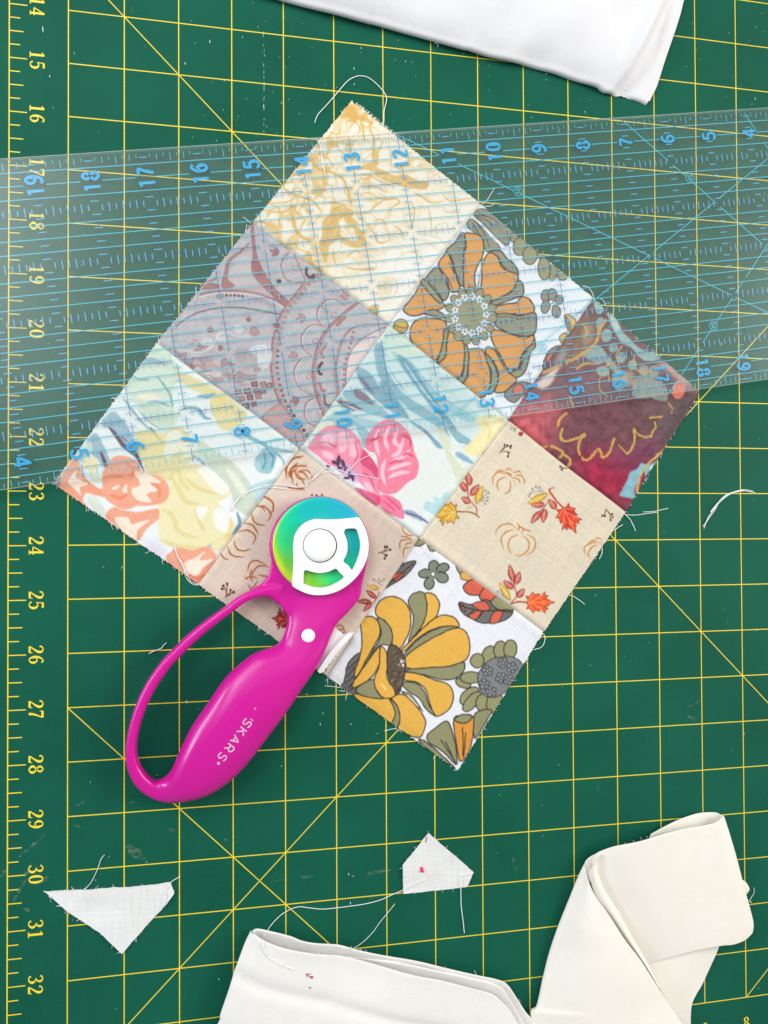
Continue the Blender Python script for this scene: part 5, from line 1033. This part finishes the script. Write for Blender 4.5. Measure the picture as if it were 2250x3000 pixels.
# folded white cloth at the top of the mat
el = unproj((1500, -60), .006); el[2] = 0; env = empty('folded_cloth', el); tag(env, 'thick folded white sateen cloth pointing down from the upper edge of the mat', 'cloth')
T = curve('X', '640,-75,5 903,0,5 976,20,5 1066,45,5 1120,57,5 1202,80,5 1261,97,5 1338,119,5 1401,137,5 1500,163,5 1545,172,4.6 1613,192,4.2 1667,210,4 1712,226,3.8 1758,243,3.4 1771,254,3.2 1794,261,3 1848,272,2.6 1878,283,2.4 1902,293,2.4')
Rr_ = curve('X', '1902,293,2.4 1912,272,2.6 1925,245,3 1951,165,3.6 1974,95,4 1992,36,4 2001,0,4 2030,-110,4 2110,-430,4')
B = curve('X', '760,-500,8 1200,-480,8 1700,-450,8 2110,-430,4'); L = curve('X', '640,-75,5 700,-280,6 760,-500,8')
def envz(u, v):
    d = 1 - u; h = .0075 * (1 - np.exp(-v * 9)) * (1 - np.exp(-d * 16))
    rid = .0040 * np.exp(-((u - .905 - .10 * v) / .013) ** 2) * np.exp(-((v - .2) / .22) ** 2) - .0030 * np.exp(-((u - .935 - .10 * v) / .022) ** 2) * np.exp(-((v - .2) / .3) ** 2)
    rid2 = .0012 * np.exp(-((u - .985 + .02 * v) / .006) ** 2) * np.exp(-((v - .3) / .25) ** 2)
    puck = .0005 * np.sin(u * 60) * np.exp(-v * 22) * (u > .55) + .0004 * np.sin(u * 23 + 1) * np.exp(-v * 8)
    wave = .0010 * np.sin(u * 9 + v * 6) * np.sin(v * 9) + .0006 * np.sin(u * 31 - v * 14) * np.exp(-((v - .25) / .25) ** 2)
    return h + rid + rid2 + puck + wave
coons('top_layer', T, B, L, Rr_, 150, 70, SATIN, env, el, envz, (.0022, 0, 0, .0009))
T2 = T.copy(); T2[:, 2] = .0016; R2 = Rr_.copy(); R2[:, 2] = .0014; B2 = B.copy(); B2[:, 2] = .0016; L2_ = L.copy(); L2_[:, 2] = .0016
sh_ = np.array([.0012, .0022, 0]); coons('under_layer', T2 + sh_, B2 + sh_, L2_ + sh_, R2 + sh_, 60, 30, SATIN, env, el, None, (.0006, 0, 0, .0006))

# cream strip folded back on itself, lower right
sl = W('L', 900, 1000, 0); strip = empty('fabric_strip', sl); tag(strip, 'cream cotton strip twisted and folded over itself at the lower right corner', 'fabric strip')
c = lambda s: curve('L', s)
coons('back_layer', c('860,1270,3 1000,1225,3 1180,1175,3 1345,1130,2.5'), c('1060,1720,2 1090,1725,2 1120,1728,2 1150,1730,1.5'), c('860,1270,3 930,1400,3 1000,1540,2.5 1060,1720,2'), c('1345,1130,2.5 1322,1210,2.2 1240,1400,2 1192,1480,2 1160,1560,2 1150,1730,1.5'), 26, 40, CREAM, strip, sl, lambda u, v: .0008 * np.sin(u * 3 + v * 4), (.0005, 0, 0, .0007))
coons('loop_inside', c('900,440,4 1000,385,3.5 1100,338,3 1210,303,3 1300,296,3 1345,303,4 1374,326,6'), c('900,470,3.5 1050,430,3 1200,398,3 1300,380,3 1374,350,4'), c('900,440,4 900,455,4 900,470,3.5'), c('1374,326,6 1375,338,5 1374,350,4'), 40, 12, CREAM, strip, sl, None, (.0006, 0, 0, .0006))
coons('back_fold', c('474,650,4 480,618,4.5 510,586,5 560,561,5.5 640,528,6'), c('500,740,3.5 520,690,3.5 545,640,4 580,600,4.5 650,560,5'), c('474,650,4 484,700,3.8 500,740,3.5'), c('640,528,6 645,545,5.5 650,560,5'), 24, 14, CREAM, strip, sl, None, (.0006, 0, .0008, 0))
coons('upper_panel', c('556,574,8 600,545,8 680,506,8 820,466,8 950,424,8 1100,390,8 1250,374,8.5 1335,355,9 1373,322,8'), c('880,1288,5 1000,1232,5 1150,1181,5 1340,1140,5 1420,1133,5 1500,1108,5 1552,1068,5'), c('556,574,8 540,640,7.5 590,790,7 680,940,6.5 780,1120,6 880,1288,5'), c('1373,322,8 1410,440,8 1452,590,7.5 1500,790,6.5 1530,900,6 1556,1010,5.5 1552,1068,5'), 60, 56, CREAM, strip, sl,
      lambda u, v: .0030 * np.sin(np.pi * np.clip(u, 0, 1)) * (1 - .35 * v) - .0022 * np.exp(-(u / .16) ** 2) * (1 - v * .3) + .0006 * np.sin(3 * v + 5 * u), (.0005, .0005, .0006, .0012))
coons('fold_edge', c('500,690,7 520,640,8 545,600,8.5 575,572,8.5'), c('1050,1730,6 1075,1720,7 1100,1712,7 1125,1705,7'), c('500,690,7 545,830,7 630,955,7 730,1110,7 830,1245,7 940,1412,7 1030,1560,7 1050,1730,6'), c('575,572,8.5 548,640,8.5 588,780,8.5 685,940,8.2 785,1120,8 885,1290,7.5 985,1490,7 1125,1705,7'), 14, 60, CREAM, strip, sl, lambda u, v: .0008 * np.sin(np.pi * u), (.0006, 0, .0006, .0009))
coons('long_leg', c('476,650,5 480,675,6 488,705,7 496,728,8'), c('120,1740,4 450,1745,9 800,1735,10 1130,1720,10'), c('476,650,5 402,830,4 332,1010,4 270,1200,4 222,1380,4 180,1550,4 146,1572,4 140,1640,4 120,1740,4'), c('496,728,8 542,832,9 622,952,10 722,1110,10.5 822,1242,10.5 932,1410,10.5 1022,1550,10 1130,1720,10'), 40, 70, CREAM, strip, sl, lambda u, v: .0026 * np.sin(np.pi * u) * np.minimum(1, v * 3) + .0005 * np.sin(v * 9 + u * 4), (.0006, 0, .0014, .0008))
coons('side_fold', c('1470,728,3 1500,735,3 1522,750,3'), c('1480,840,2.5 1500,838,2.5 1512,828,2.5'), c('1470,728,3 1472,780,3 1480,840,2.5'), c('1522,750,3 1530,785,3 1512,828,2.5'), 10, 14, CREAM, strip, sl, lambda u, v: .0006 * np.sin(np.pi * v), (.0006, .0006, 0, .0009))

# white strip along the bottom
bl = unproj((1050, 2960), 0); bs = empty('fabric_strip', bl); tag(bs, 'white cotton strip with an open folded edge along the bottom of the mat', 'fabric strip')
c = lambda s: curve('X', s)
coons('back_layer', c('738,2733,4 752,2724,5 795,2731,6 849,2745,6 886,2761,6.5 931,2770,6.5 994,2774,7 1044,2786,7 1112,2799,7 1202,2817,7 1293,2838,7 1383,2856,7 1455,2873,7 1487,2890,6.5 1518,2935,5 1545,2975,4 1600,3030,3'), c('730,2790,2.5 900,2830,2 1100,2870,2 1300,2920,2 1420,2960,2 1480,3030,2 1540,3080,2'), c('738,2733,4 732,2760,3 730,2790,2.5'), c('1600,3030,3 1570,3055,2.5 1540,3080,2'), 110, 24, WHITE, bs, bl, lambda u, v: .0007 * np.sin(u * 21) * (1 - v), (.0005, 0, .0006, .0008))
coons('middle_layer', c('1020,2803,5.5 1112,2816,7 1202,2830,7.5 1293,2850,7.5 1383,2869,7.5 1448,2886,7.5 1478,2905,7 1505,2950,6 1540,3010,5'), c('1020,2812,5 1112,2842,5 1202,2870,5 1293,2890,5 1383,2915,5 1440,2935,5 1470,2960,5 1490,3000,4 1510,3060,4'), c('1020,2803,5.5 1020,2807,5.2 1020,2812,5'), c('1540,3010,5 1525,3035,4.5 1510,3060,4'), 60, 10, WHITE, bs, bl, None, (.0005, 0, .0003, .0006))
coons('front_layer', c('742,2738,9 777,2761,9.5 840,2783,10 931,2799,10 1003,2806,10 1112,2834,10 1202,2858,10 1293,2876,10 1383,2901,10 1442,2918,9.5 1473,2942,8.5 1500,2972,7 1535,3040,5'), c('590,3090,7 800,3120,10 1100,3140,10 1350,3130,8 1540,3110,5'), c('742,2738,9 724,2774,8 700,2838,7.5 678,2905,7 655,2973,7 649,3000,7 590,3090,7'), c('1535,3040,5 1540,3075,5 1540,3110,5'), 110, 44, WHITE, bs, bl,
      lambda u, v: .0014 * np.sin(np.pi * v) + .0005 * np.sin(u * 14 + v * 3) * (1 - .5 * v) - .001 * np.exp(-((v - .33 - .28 * u) / .06) ** 2) * (u < .75), (.0005, 0, .0016, .0012))
def ravel(parent, loc, fr, t, n_, seed, out):         # loose yarn ends along a torn edge
    P_ = resample(spline(curve(fr, t), False, 6), 400); r = np.random.default_rng(seed); V, F = [], []
    for i in range(n_):
        k = int(r.integers(2, 397)); a = P_[k]; d = P_[k + 1] - P_[k - 1]; d /= np.linalg.norm(d); e = np.array([-d[1], d[0], 0]) * out + d * r.normal(0, 1.0); ln = r.choice([.0006, .0011, .0026], p=[.55, .33, .12])
        q = [a + e * ln * s_ + np.array([0, 0, .0002 - .0006 * s_ * r.random()]) - loc for s_ in (-.3, .3, 1)]; v3, f3 = tube(q, .00009, 3); o_ = len(V); V += v3; F += [tuple(x + o_ for x in y) for y in f3]
    tag(mesh_obj('frayed_edge', V, F, THREAD, parent), kind='stuff')
ravel(bs, bl, 'X', '752,2726,5 795,2732,6 886,2762,6.5 994,2775,7 1202,2818,7 1383,2857,7 1487,2891,6.5 1545,2975,4', 34, 5, 1)
ravel(bs, bl, 'X', '777,2762,9.5 840,2784,10 1003,2807,10 1202,2859,10 1383,2902,10 1473,2943,8.5', 14, 6, 1)
ravel(strip, sl, 'L', '680,507,8 820,467,8 950,425,8 1100,391,8 1250,375,8.5', 8, 7, 1)
bmv, bmf = [], []
m_, nt_, b_ = mat_new('red_pen', tuple(lin((190, 60, 84))), .7, .2); RED = m_
m_, nt_, b_ = mat_new('pink_print', tuple(lin((224, 52, 130))), .7, .2); PINK = m_
def bvh_of(obs):
    V, F = [], []
    for ob in obs:
        o_ = len(V); off = np.array(ob.parent.location) if ob.parent else np.array(ob.location); V += [tuple(np.array(q.co) + off) for q in ob.data.vertices]; F += [tuple(i + o_ for i in p.vertices) for p in ob.data.polygons]
    return BVHTree.FromPolygons(V, F)
def drop(bv, q, lift=.0002, z0=0.0):
    d = CR @ np.array([(q[0] - 1125) / FPX, -(q[1] - 1500) / FPX, -1.0]); d /= np.linalg.norm(d); h = bv.ray_cast(Vector(CP), Vector(d))
    return np.array(h[0]) + np.array([0, 0, lift]) if h[0] is not None else unproj(q, z0 + lift)
bvb = bvh_of(list(bs.children))
for t in ('325,1332 335,1345 330,1350', '338,1338 352,1332', '345,1352 365,1350 368,1360 352,1360', '345,1420 356,1425'):
    P_ = np.array([drop(bvb, px('K', *p), .00012) - bl for p in resample(pts(t), 8)]); a, f_ = tube(P_, .00028, 4); o_ = len(bmv); bmv += list(a); bmf += [tuple(i + o_ for i in q) for q in f_]
mesh_obj('red_pen_mark', bmv, bmf, RED, bs)

# cut-off scraps
def scrap(name, fr, t, label, seed, parent=None):
    P_ = np.array([W(fr, x, y, .0006) for x, y in pts(t)]); loc = P_.mean(0); loc[2] = 0; bm = bmesh.new(); r = np.random.default_rng(seed)
    q = []
    for a, c_ in zip(P_, np.roll(P_, -1, 0)):
        L_n = np.linalg.norm(c_ - a); k = max(2, int(L_n / .0015)); d = (c_ - a) / L_n; n_ = np.array([-d[1], d[0], 0])
        for i in range(k): q.append(a + (c_ - a) * i / k + (n_ * r.normal(0, .00008) if i else 0))
    vs = [bm.verts.new(tuple(p - loc)) for p in q]; bm.faces.new(vs); bmesh.ops.triangulate(bm, faces=bm.faces); 
    for _ in range(3): bmesh.ops.subdivide_edges(bm, edges=[e for e in bm.edges if e.calc_length() > .004], cuts=1); bmesh.ops.triangulate(bm, faces=bm.faces)
    nz = noise2(400, 400, 9, seed)
    for v_ in bm.verts:
        gx, gy = (v_.co.x + .1) * 1000, (v_.co.y + .1) * 1000; v_.co.z = .0008 + .0005 * float(samp(nz, np.array([gx]), np.array([gy]))[0])
    bmesh.ops.recalc_face_normals(bm, faces=bm.faces)
    if sum(f.normal.z for f in bm.faces) < 0: bmesh.ops.reverse_faces(bm, faces=bm.faces)
    ext = bmesh.ops.extrude_edge_only(bm, edges=[e for e in bm.edges if e.is_boundary])
    for v_ in ext['geom']:
        if isinstance(v_, bmesh.types.BMVert): v_.co.z -= .00035
    me = bpy.data.meshes.new(name); bm.to_mesh(me); bm.free(); me.materials.append(SCRAP); o = link(bpy.data.objects.new(name, me)); o.location = loc
    fv, f2_ = [], []
    for a, c_ in zip(P_, np.roll(P_, -1, 0)):
        L_n = np.linalg.norm(c_ - a); d = (c_ - a) / L_n; n_ = np.array([-d[1], d[0], 0]); n_ = n_ if n_ @ (a - P_.mean(0)) > 0 else -n_
        for i in range(int(L_n / .0011)):
            t0 = r.random(); ln = r.choice([.0004, .0008, .0018], p=[.6, .32, .08]); e = n_ + d * r.normal(0, .8); b0 = a + (c_ - a) * t0 - n_ * .0003
            q_ = [np.array([*(b0 + e * ln * s_)[:2], .0008 - .0003 * s_]) - loc for s_ in (0, .5, 1)]; v3, f3 = tube(q_, .00008, 3); o_ = len(fv); fv += v3; f2_ += [tuple(i_ + o_ for i_ in y) for y in f3]
    tag(mesh_obj('frayed_edge', fv, f2_, THREAD, o), kind='stuff')
    return tag(o, label, 'fabric scrap')
tri = scrap('fabric_scrap', 'J', '290,803 400,796 500,790 800,772 1000,755 1105,740 1130,810 1080,880 980,990 870,1110 792,1203 640,1060 440,932 322,832', 'white triangular cotton scrap beside the yellow 30 and 31 of the mat', 41)
pen = scrap('fabric_scrap', 'K', '1117,420 1215,505 1320,595 1410,675 1370,770 1160,795 955,815 950,625 1030,530', 'small white house-shaped cotton scrap with a pink dot', 42)
bvp = bvh_of([pen]); pl_ = np.array(pen.location)
vv_, ff_ = [], []
for t in ('1072,640 1072,655', '1064,662 1084,662', '1064,668 1086,670', '1068,652 1080,652'): a, f_ = tube(np.array([drop(bvp, px('K', *p), .0001) - pl_ for p in resample(pts(t), 4)]), .0006, 5); o_ = len(vv_); vv_ += list(a); ff_ += [tuple(i + o_ for i in q) for q in f_]
mesh_obj('pink_spot', vv_, ff_, PINK, pen)
a, f_ = tube(np.array([drop(bvp, px('K', *p), .0001) - pl_ for p in resample(pts('1108,445 1104,462 1098,482'), 5)]), .00022, 4); mesh_obj('red_stitch', a, f_, RED, pen)

# threads
def thread(fr, t, label, bv=None, r=.00018, z=.0004, group=None, extra=()):
    vs, fs, loc = [], [], None; r = r * 1.12
    for f2, t2 in ((fr, t),) + tuple(extra):
        q = spline(pts(t2), False, 7); q = np.array([px(f2, *p) for p in q])
        P_ = np.array([drop(bv, p, r + .00004, 0) if bv is not None else unproj(p, z) for p in q]); n_ = len(P_)
        if n_ > 8: P_[1:-1, 2] = np.convolve(P_[:, 2], np.ones(3) / 3, 'valid'); P_[:, 2] += .00035 * np.abs(np.sin(np.linspace(0, 7, n_)))
        if loc is None: loc = P_.mean(0); loc[2] = 0
        a, f_ = tube(P_ - loc, r, 5); o_ = len(vs); vs += list(a); fs += [tuple(i + o_ for i in q_) for q_ in f_]
    o = mesh_obj('thread', vs, fs, THREAD, None, True); o.location = loc; return tag(o, label, 'thread', group)
bvq = bvh_of(list(quilt.children)); bvs = bvh_of(list(strip.children)); bvt = bvh_of([tri])
class Multi:
    def __init__(s, *b): s.b = b
    def ray_cast(s, o, d):
        hs = [h for h in (x.ray_cast(o, d) for x in s.b) if h[0] is not None]; return min(hs, key=lambda h: h[3]) if hs else (None, None, None, None)
class RulerTop:                                   # the ruler's upper face as a plane within its outline
    def ray_cast(s, o, d):
        t = (.0052 - o.z) / d.z; p = o + d * t; w = np.array([p.x / INCH + 6.5, p.y / INCH - 23.0]); q = (w - RT) @ RM
        return (p, Vector((0, 0, 1)), 0, t) if 0.03 < -q[1] < 5.95 else (None, None, None, None)
mq = Multi(bvq); mqr = Multi(bvq, RulerTop())
thread('B', '380,795 400,745 450,690 520,610 590,530 640,500 680,492 730,505 790,555 835,610 845,650 830,720 828,790 815,803 795,803', 'white thread arching in a loop above the top corner of the quilt block', mq)
thread('B', '410,915 420,980 435,1070 448,1145', 'short straight white thread under the ruler on the cream gold patch, beside the blue 14', mq, .00018)
thread('I', '1235,95 1290,20 1330,-40', 'bundle of white threads curving on the green mat right of the quilt block', None, .00018, extra=(('F', '1285,1659 1310,1625 1370,1560 1430,1530 1500,1515 1560,1525'), ('F', '1290,1659 1330,1600 1400,1545 1480,1520 1575,1535'), ('F', '1300,1650 1350,1590 1420,1540 1500,1522 1545,1530'), ('I', '1243,108 1262,50 1300,-10 1320,-40')))
thread('Q', '1165,1150 1200,1080 1270,1020 1370,985 1480,975 1580,990 1659,985', 'long white thread curving from the coral tulip patch over to the pink flower', mqr, .00016, extra=(('E', '320,1480 380,1430 450,1375 520,1380 600,1410 700,1425 800,1448'),))
thread('Q', '1160,1140 1215,1060 1300,1010 1390,990 1500,1000 1600,1010', 'thin white thread crossing the pumpkin patch beside the longer thread', mqr, .00014, extra=(('E', '250,1495 330,1480 400,1420 470,1400 560,1415 620,1370 660,1330 740,1290 810,1265'),))
thread('G', '965,918 1000,900 1042,885 1062,862 1080,847', 'short bent white thread left of the magenta handle loop', None)
thread('G', '1130,215 1150,280 1180,340 1215,410 1240,450 1285,470', 'pair of white threads trailing off the coral tulip corner', mq, .00016, extra=(('G', '1160,300 1185,340 1205,420 1240,462 1280,475'),))
thread('J', '550,782 590,740 630,660 655,590 678,562', 'fine white thread standing off the upper edge of the triangular scrap', Multi(bvt), .00013)
thread('J', '1168,703 1108,738 1075,800 1062,870 1045,915', 'white thread lying over the blunt corner of the triangular scrap', Multi(bvt), .00015)
thread('K', '1100,720 1020,755 950,790 880,820 800,855 700,880 600,895 500,908 420,914 340,905 280,898 220,915 150,960 80,1040 50,1110 55,1180 100,1240 180,1280 250,1305', 'long white thread winding from the house-shaped scrap to the bottom strip', Multi(bvp, bvb), .00016)
thread('K', '900,880 850,940 800,1000 760,1060 700,1120 640,1160 590,1170 530,1158', 'white thread curving off the back edge of the bottom strip', Multi(bvb), .00013)
thread('K', '1322,690 1326,800 1330,900 1342,1000 1350,1068', 'white thread hanging down from the right side of the house-shaped scrap', Multi(bvp), .00018, extra=(('K', '1322,694 1360,688 1405,680'),))
thread('L', '1520,870 1545,845 1565,810 1568,775', 'tiny white thread sticking out right of the cream strip', Multi(bvs), .00016)
thread('H', '462,1075 465,1118', 'crossed white thread ends below the yellow flower patch', mq, .00014, extra=(('H', '442,1126 490,1130 550,1138'), ('H', '535,1158 580,1162'), ('H', '590,1165 580,1222')))
thread('H', '830,1420 870,1408 915,1400', 'short white thread under the lower edge of the yellow flower patch', mq, .00014)
thread('I', '730,18 800,20 860,12 940,2', 'white threads fanning from the right corner of the uncovered pumpkin patch', mq, .00017, extra=(('I', '730,15 765,50 785,90 800,122'), ('F', '850,1659 920,1655 1010,1635')))
thread('I', '580,225 583,260 565,305', 'curved white thread ends on the right edge of the pumpkin patch', mq, .00016, extra=(('I', '660,118 690,98 718,82'), ('I', '520,290 555,278')))
thread('I', '370,540 400,548 440,575 470,597', 'white thread sticking out at the bottom right of the pumpkin patch', mq, .00016)
thread('I', '200,785 213,815 205,855 180,880 140,892', 'white thread loop beside the yellow flower patch', mq, .00016)
thread('F', '455,195 495,205 520,245 535,295', 'white thread under the ruler where orange flower and maroon patches meet', mq, .00017, extra=(('F', '570,275 595,295 602,325'),))
thread('B', '1465,1325 1495,1300 1520,1260 1545,1220', 'white thread curls under the ruler at the corner of the orange flower patch', mq, .00017, extra=(('B', '1480,1340 1520,1335 1550,1315'),))
thread('A', '1575,1408 1600,1425 1625,1448', 'white thread end at the paisley patch edge under the ruler, near the blue 15', mq, .00015, extra=(('A', '1590,1505 1596,1480 1598,1455'),))
thread('D', '1268,200 1270,240 1262,290', 'upright white thread end on the paisley patch edge under the ruler', mq, .00014)
thread('D', '1025,525 1030,555 1040,575', 'white thread end where the paisley and coral tulip patches meet', mq, .00014)

# lint and specks left on the mat
vs, fs = [], []; r = np.random.default_rng(17)
def speck(p, L_n, w, ang, z=.00008):
    d = np.array([math.cos(ang), math.sin(ang)]); n_ = np.array([-d[1], d[0]]); o_ = len(vs)
    for k_, (a, b2) in enumerate(((-.5, 0), (0, .5), (.5, 0), (0, -.5))): q = p[:2] + d * L_n * a + n_ * w * b2; vs.append((*q, z))
    vs.append((*p[:2], z + w * .3)); fs.extend([(o_ + i, o_ + (i + 1) % 4, o_ + 4) for i in range(4)])
for i in range(230):
    q = (r.uniform(560, 2240), r.uniform(5, 420)) if i < 130 else (r.uniform(60, 2240), r.uniform(10, 2990)); b2 = r.random()
    speck(unproj(q, 0), (.0004 + .0012 * b2 ** 5), .00018 + .0002 * r.random(), r.normal(1.5, .5) if i < 130 else r.uniform(0, 3.1))
for f_, x, y, s_ in (('A', 278, 190, 3.4), ('A', 1360, 270, 1.6), ('A', 1200, 412, 1.5), ('A', 322, 494, 1.2), ('B', 635, 445, 1.4), ('B', 50, 690, 2.2), ('F', 1360, 570, 2.2), ('C', 1575, 640, 1.5), ('H', 435, 1305, .9), ('H', 615, 1375, .8), ('J', 1418, 1368, .9), ('K', 600, 688, 1.2), ('K', 630, 702, .8), ('K', 612, 875, 1.6), ('I', 540, 538, .6), ('I', 1503, 1437, 1.0), ('G', 1210, 1230, 2.2), ('S', 1100, 1290, .8), ('S', 1370, 1000, 1.4)):
    speck(W(f_, x, y, 0), .0011 * s_, .0004, math.pi / 2 + .1)
hook = spline(pts('1158,282 1172,280 1180,290 1178,304'), False, 6); a, f_ = tube(np.array([W('B', *q, .0002) for q in hook]), .0002, 4); o_ = len(vs); vs += [tuple(q) for q in a]; fs += [tuple(i + o_ for i in q) for q in f_]
tag(mesh_obj('lint', vs, fs, THREAD), 'white lint specks scattered over the green mat', 'lint', None, 'stuff')

for y in np.arange(150, 900, 16):                 # old blade cut showing pale
    if r.random() < .4: speck(W('B', 52 + r.normal(0, 2), y, 0), .0010 + .0016 * r.random(), .00016, math.pi / 2)
bpy.data.objects['lint'].data.clear_geometry(); bpy.data.objects['lint'].data.from_pydata([tuple(q) for q in vs], [], fs); bpy.data.objects['lint'].data.update()
m, nt, b = mat_new('chalk_dust', (.50, .50, .44), .9, .1); nn = noise_node(nt, 1, 6, .75, stretch(nt, objcoord(nt), 260, 420, 1, .6)); nt.links.new(ramp(nt, nn.outputs[0], .46, .74, 0, .42), b.inputs['Alpha']); CHALK = m
sm = Ribbon()
for f_, t, w in (('J', '120,580 200,510 295,425', 18), ('J', '85,865 140,760 170,690 205,615', 26), ('J', '0,705 45,655', 26), ('J', '485,255 550,212', 16), ('J', '820,505 880,550 940,590', 60), ('J', '1090,395 1135,405', 26), ('J', '465,372 522,382', 16), ('J', '260,745 315,700', 24), ('J', '830,230 870,222', 18), ('J', '150,900 190,930', 22),
                 ('K', '95,740 200,712', 14), ('K', '275,710 375,700', 14), ('K', '700,690 870,660', 22), ('I', '1125,1258 1180,1250 1222,1212', 12), ('I', '1132,1312 1170,1338 1212,1325', 14), ('I', '1386,750 1400,670', 8), ('L', '555,90 560,150 600,172', 10), ('L', '5,580 15,640 35,668', 12), ('A', '340,490 310,500', 14), ('A', '850,40 860,80', 10), ('A', '935,290 940,310', 14), ('C', '90,1010 120,1000', 8)):
    q = spline(pts(t), False, 6) if len(pts(t)) > 2 else resample(pts(t), 6); P2 = np.array([W(f_, x, y, 0)[:2] for x, y in q]) - mat_root_loc[:2]; n_ = len(P2)
    sm.line(P2, w / FR[f_][2] / FPX * CP[2] * np.sin(np.linspace(.25, math.pi - .25, n_)), .000065 + 1e-6 * len(sm.f) / 8)
tag(sm.build('chalk_smears', CHALK, mat_root), kind='stuff')
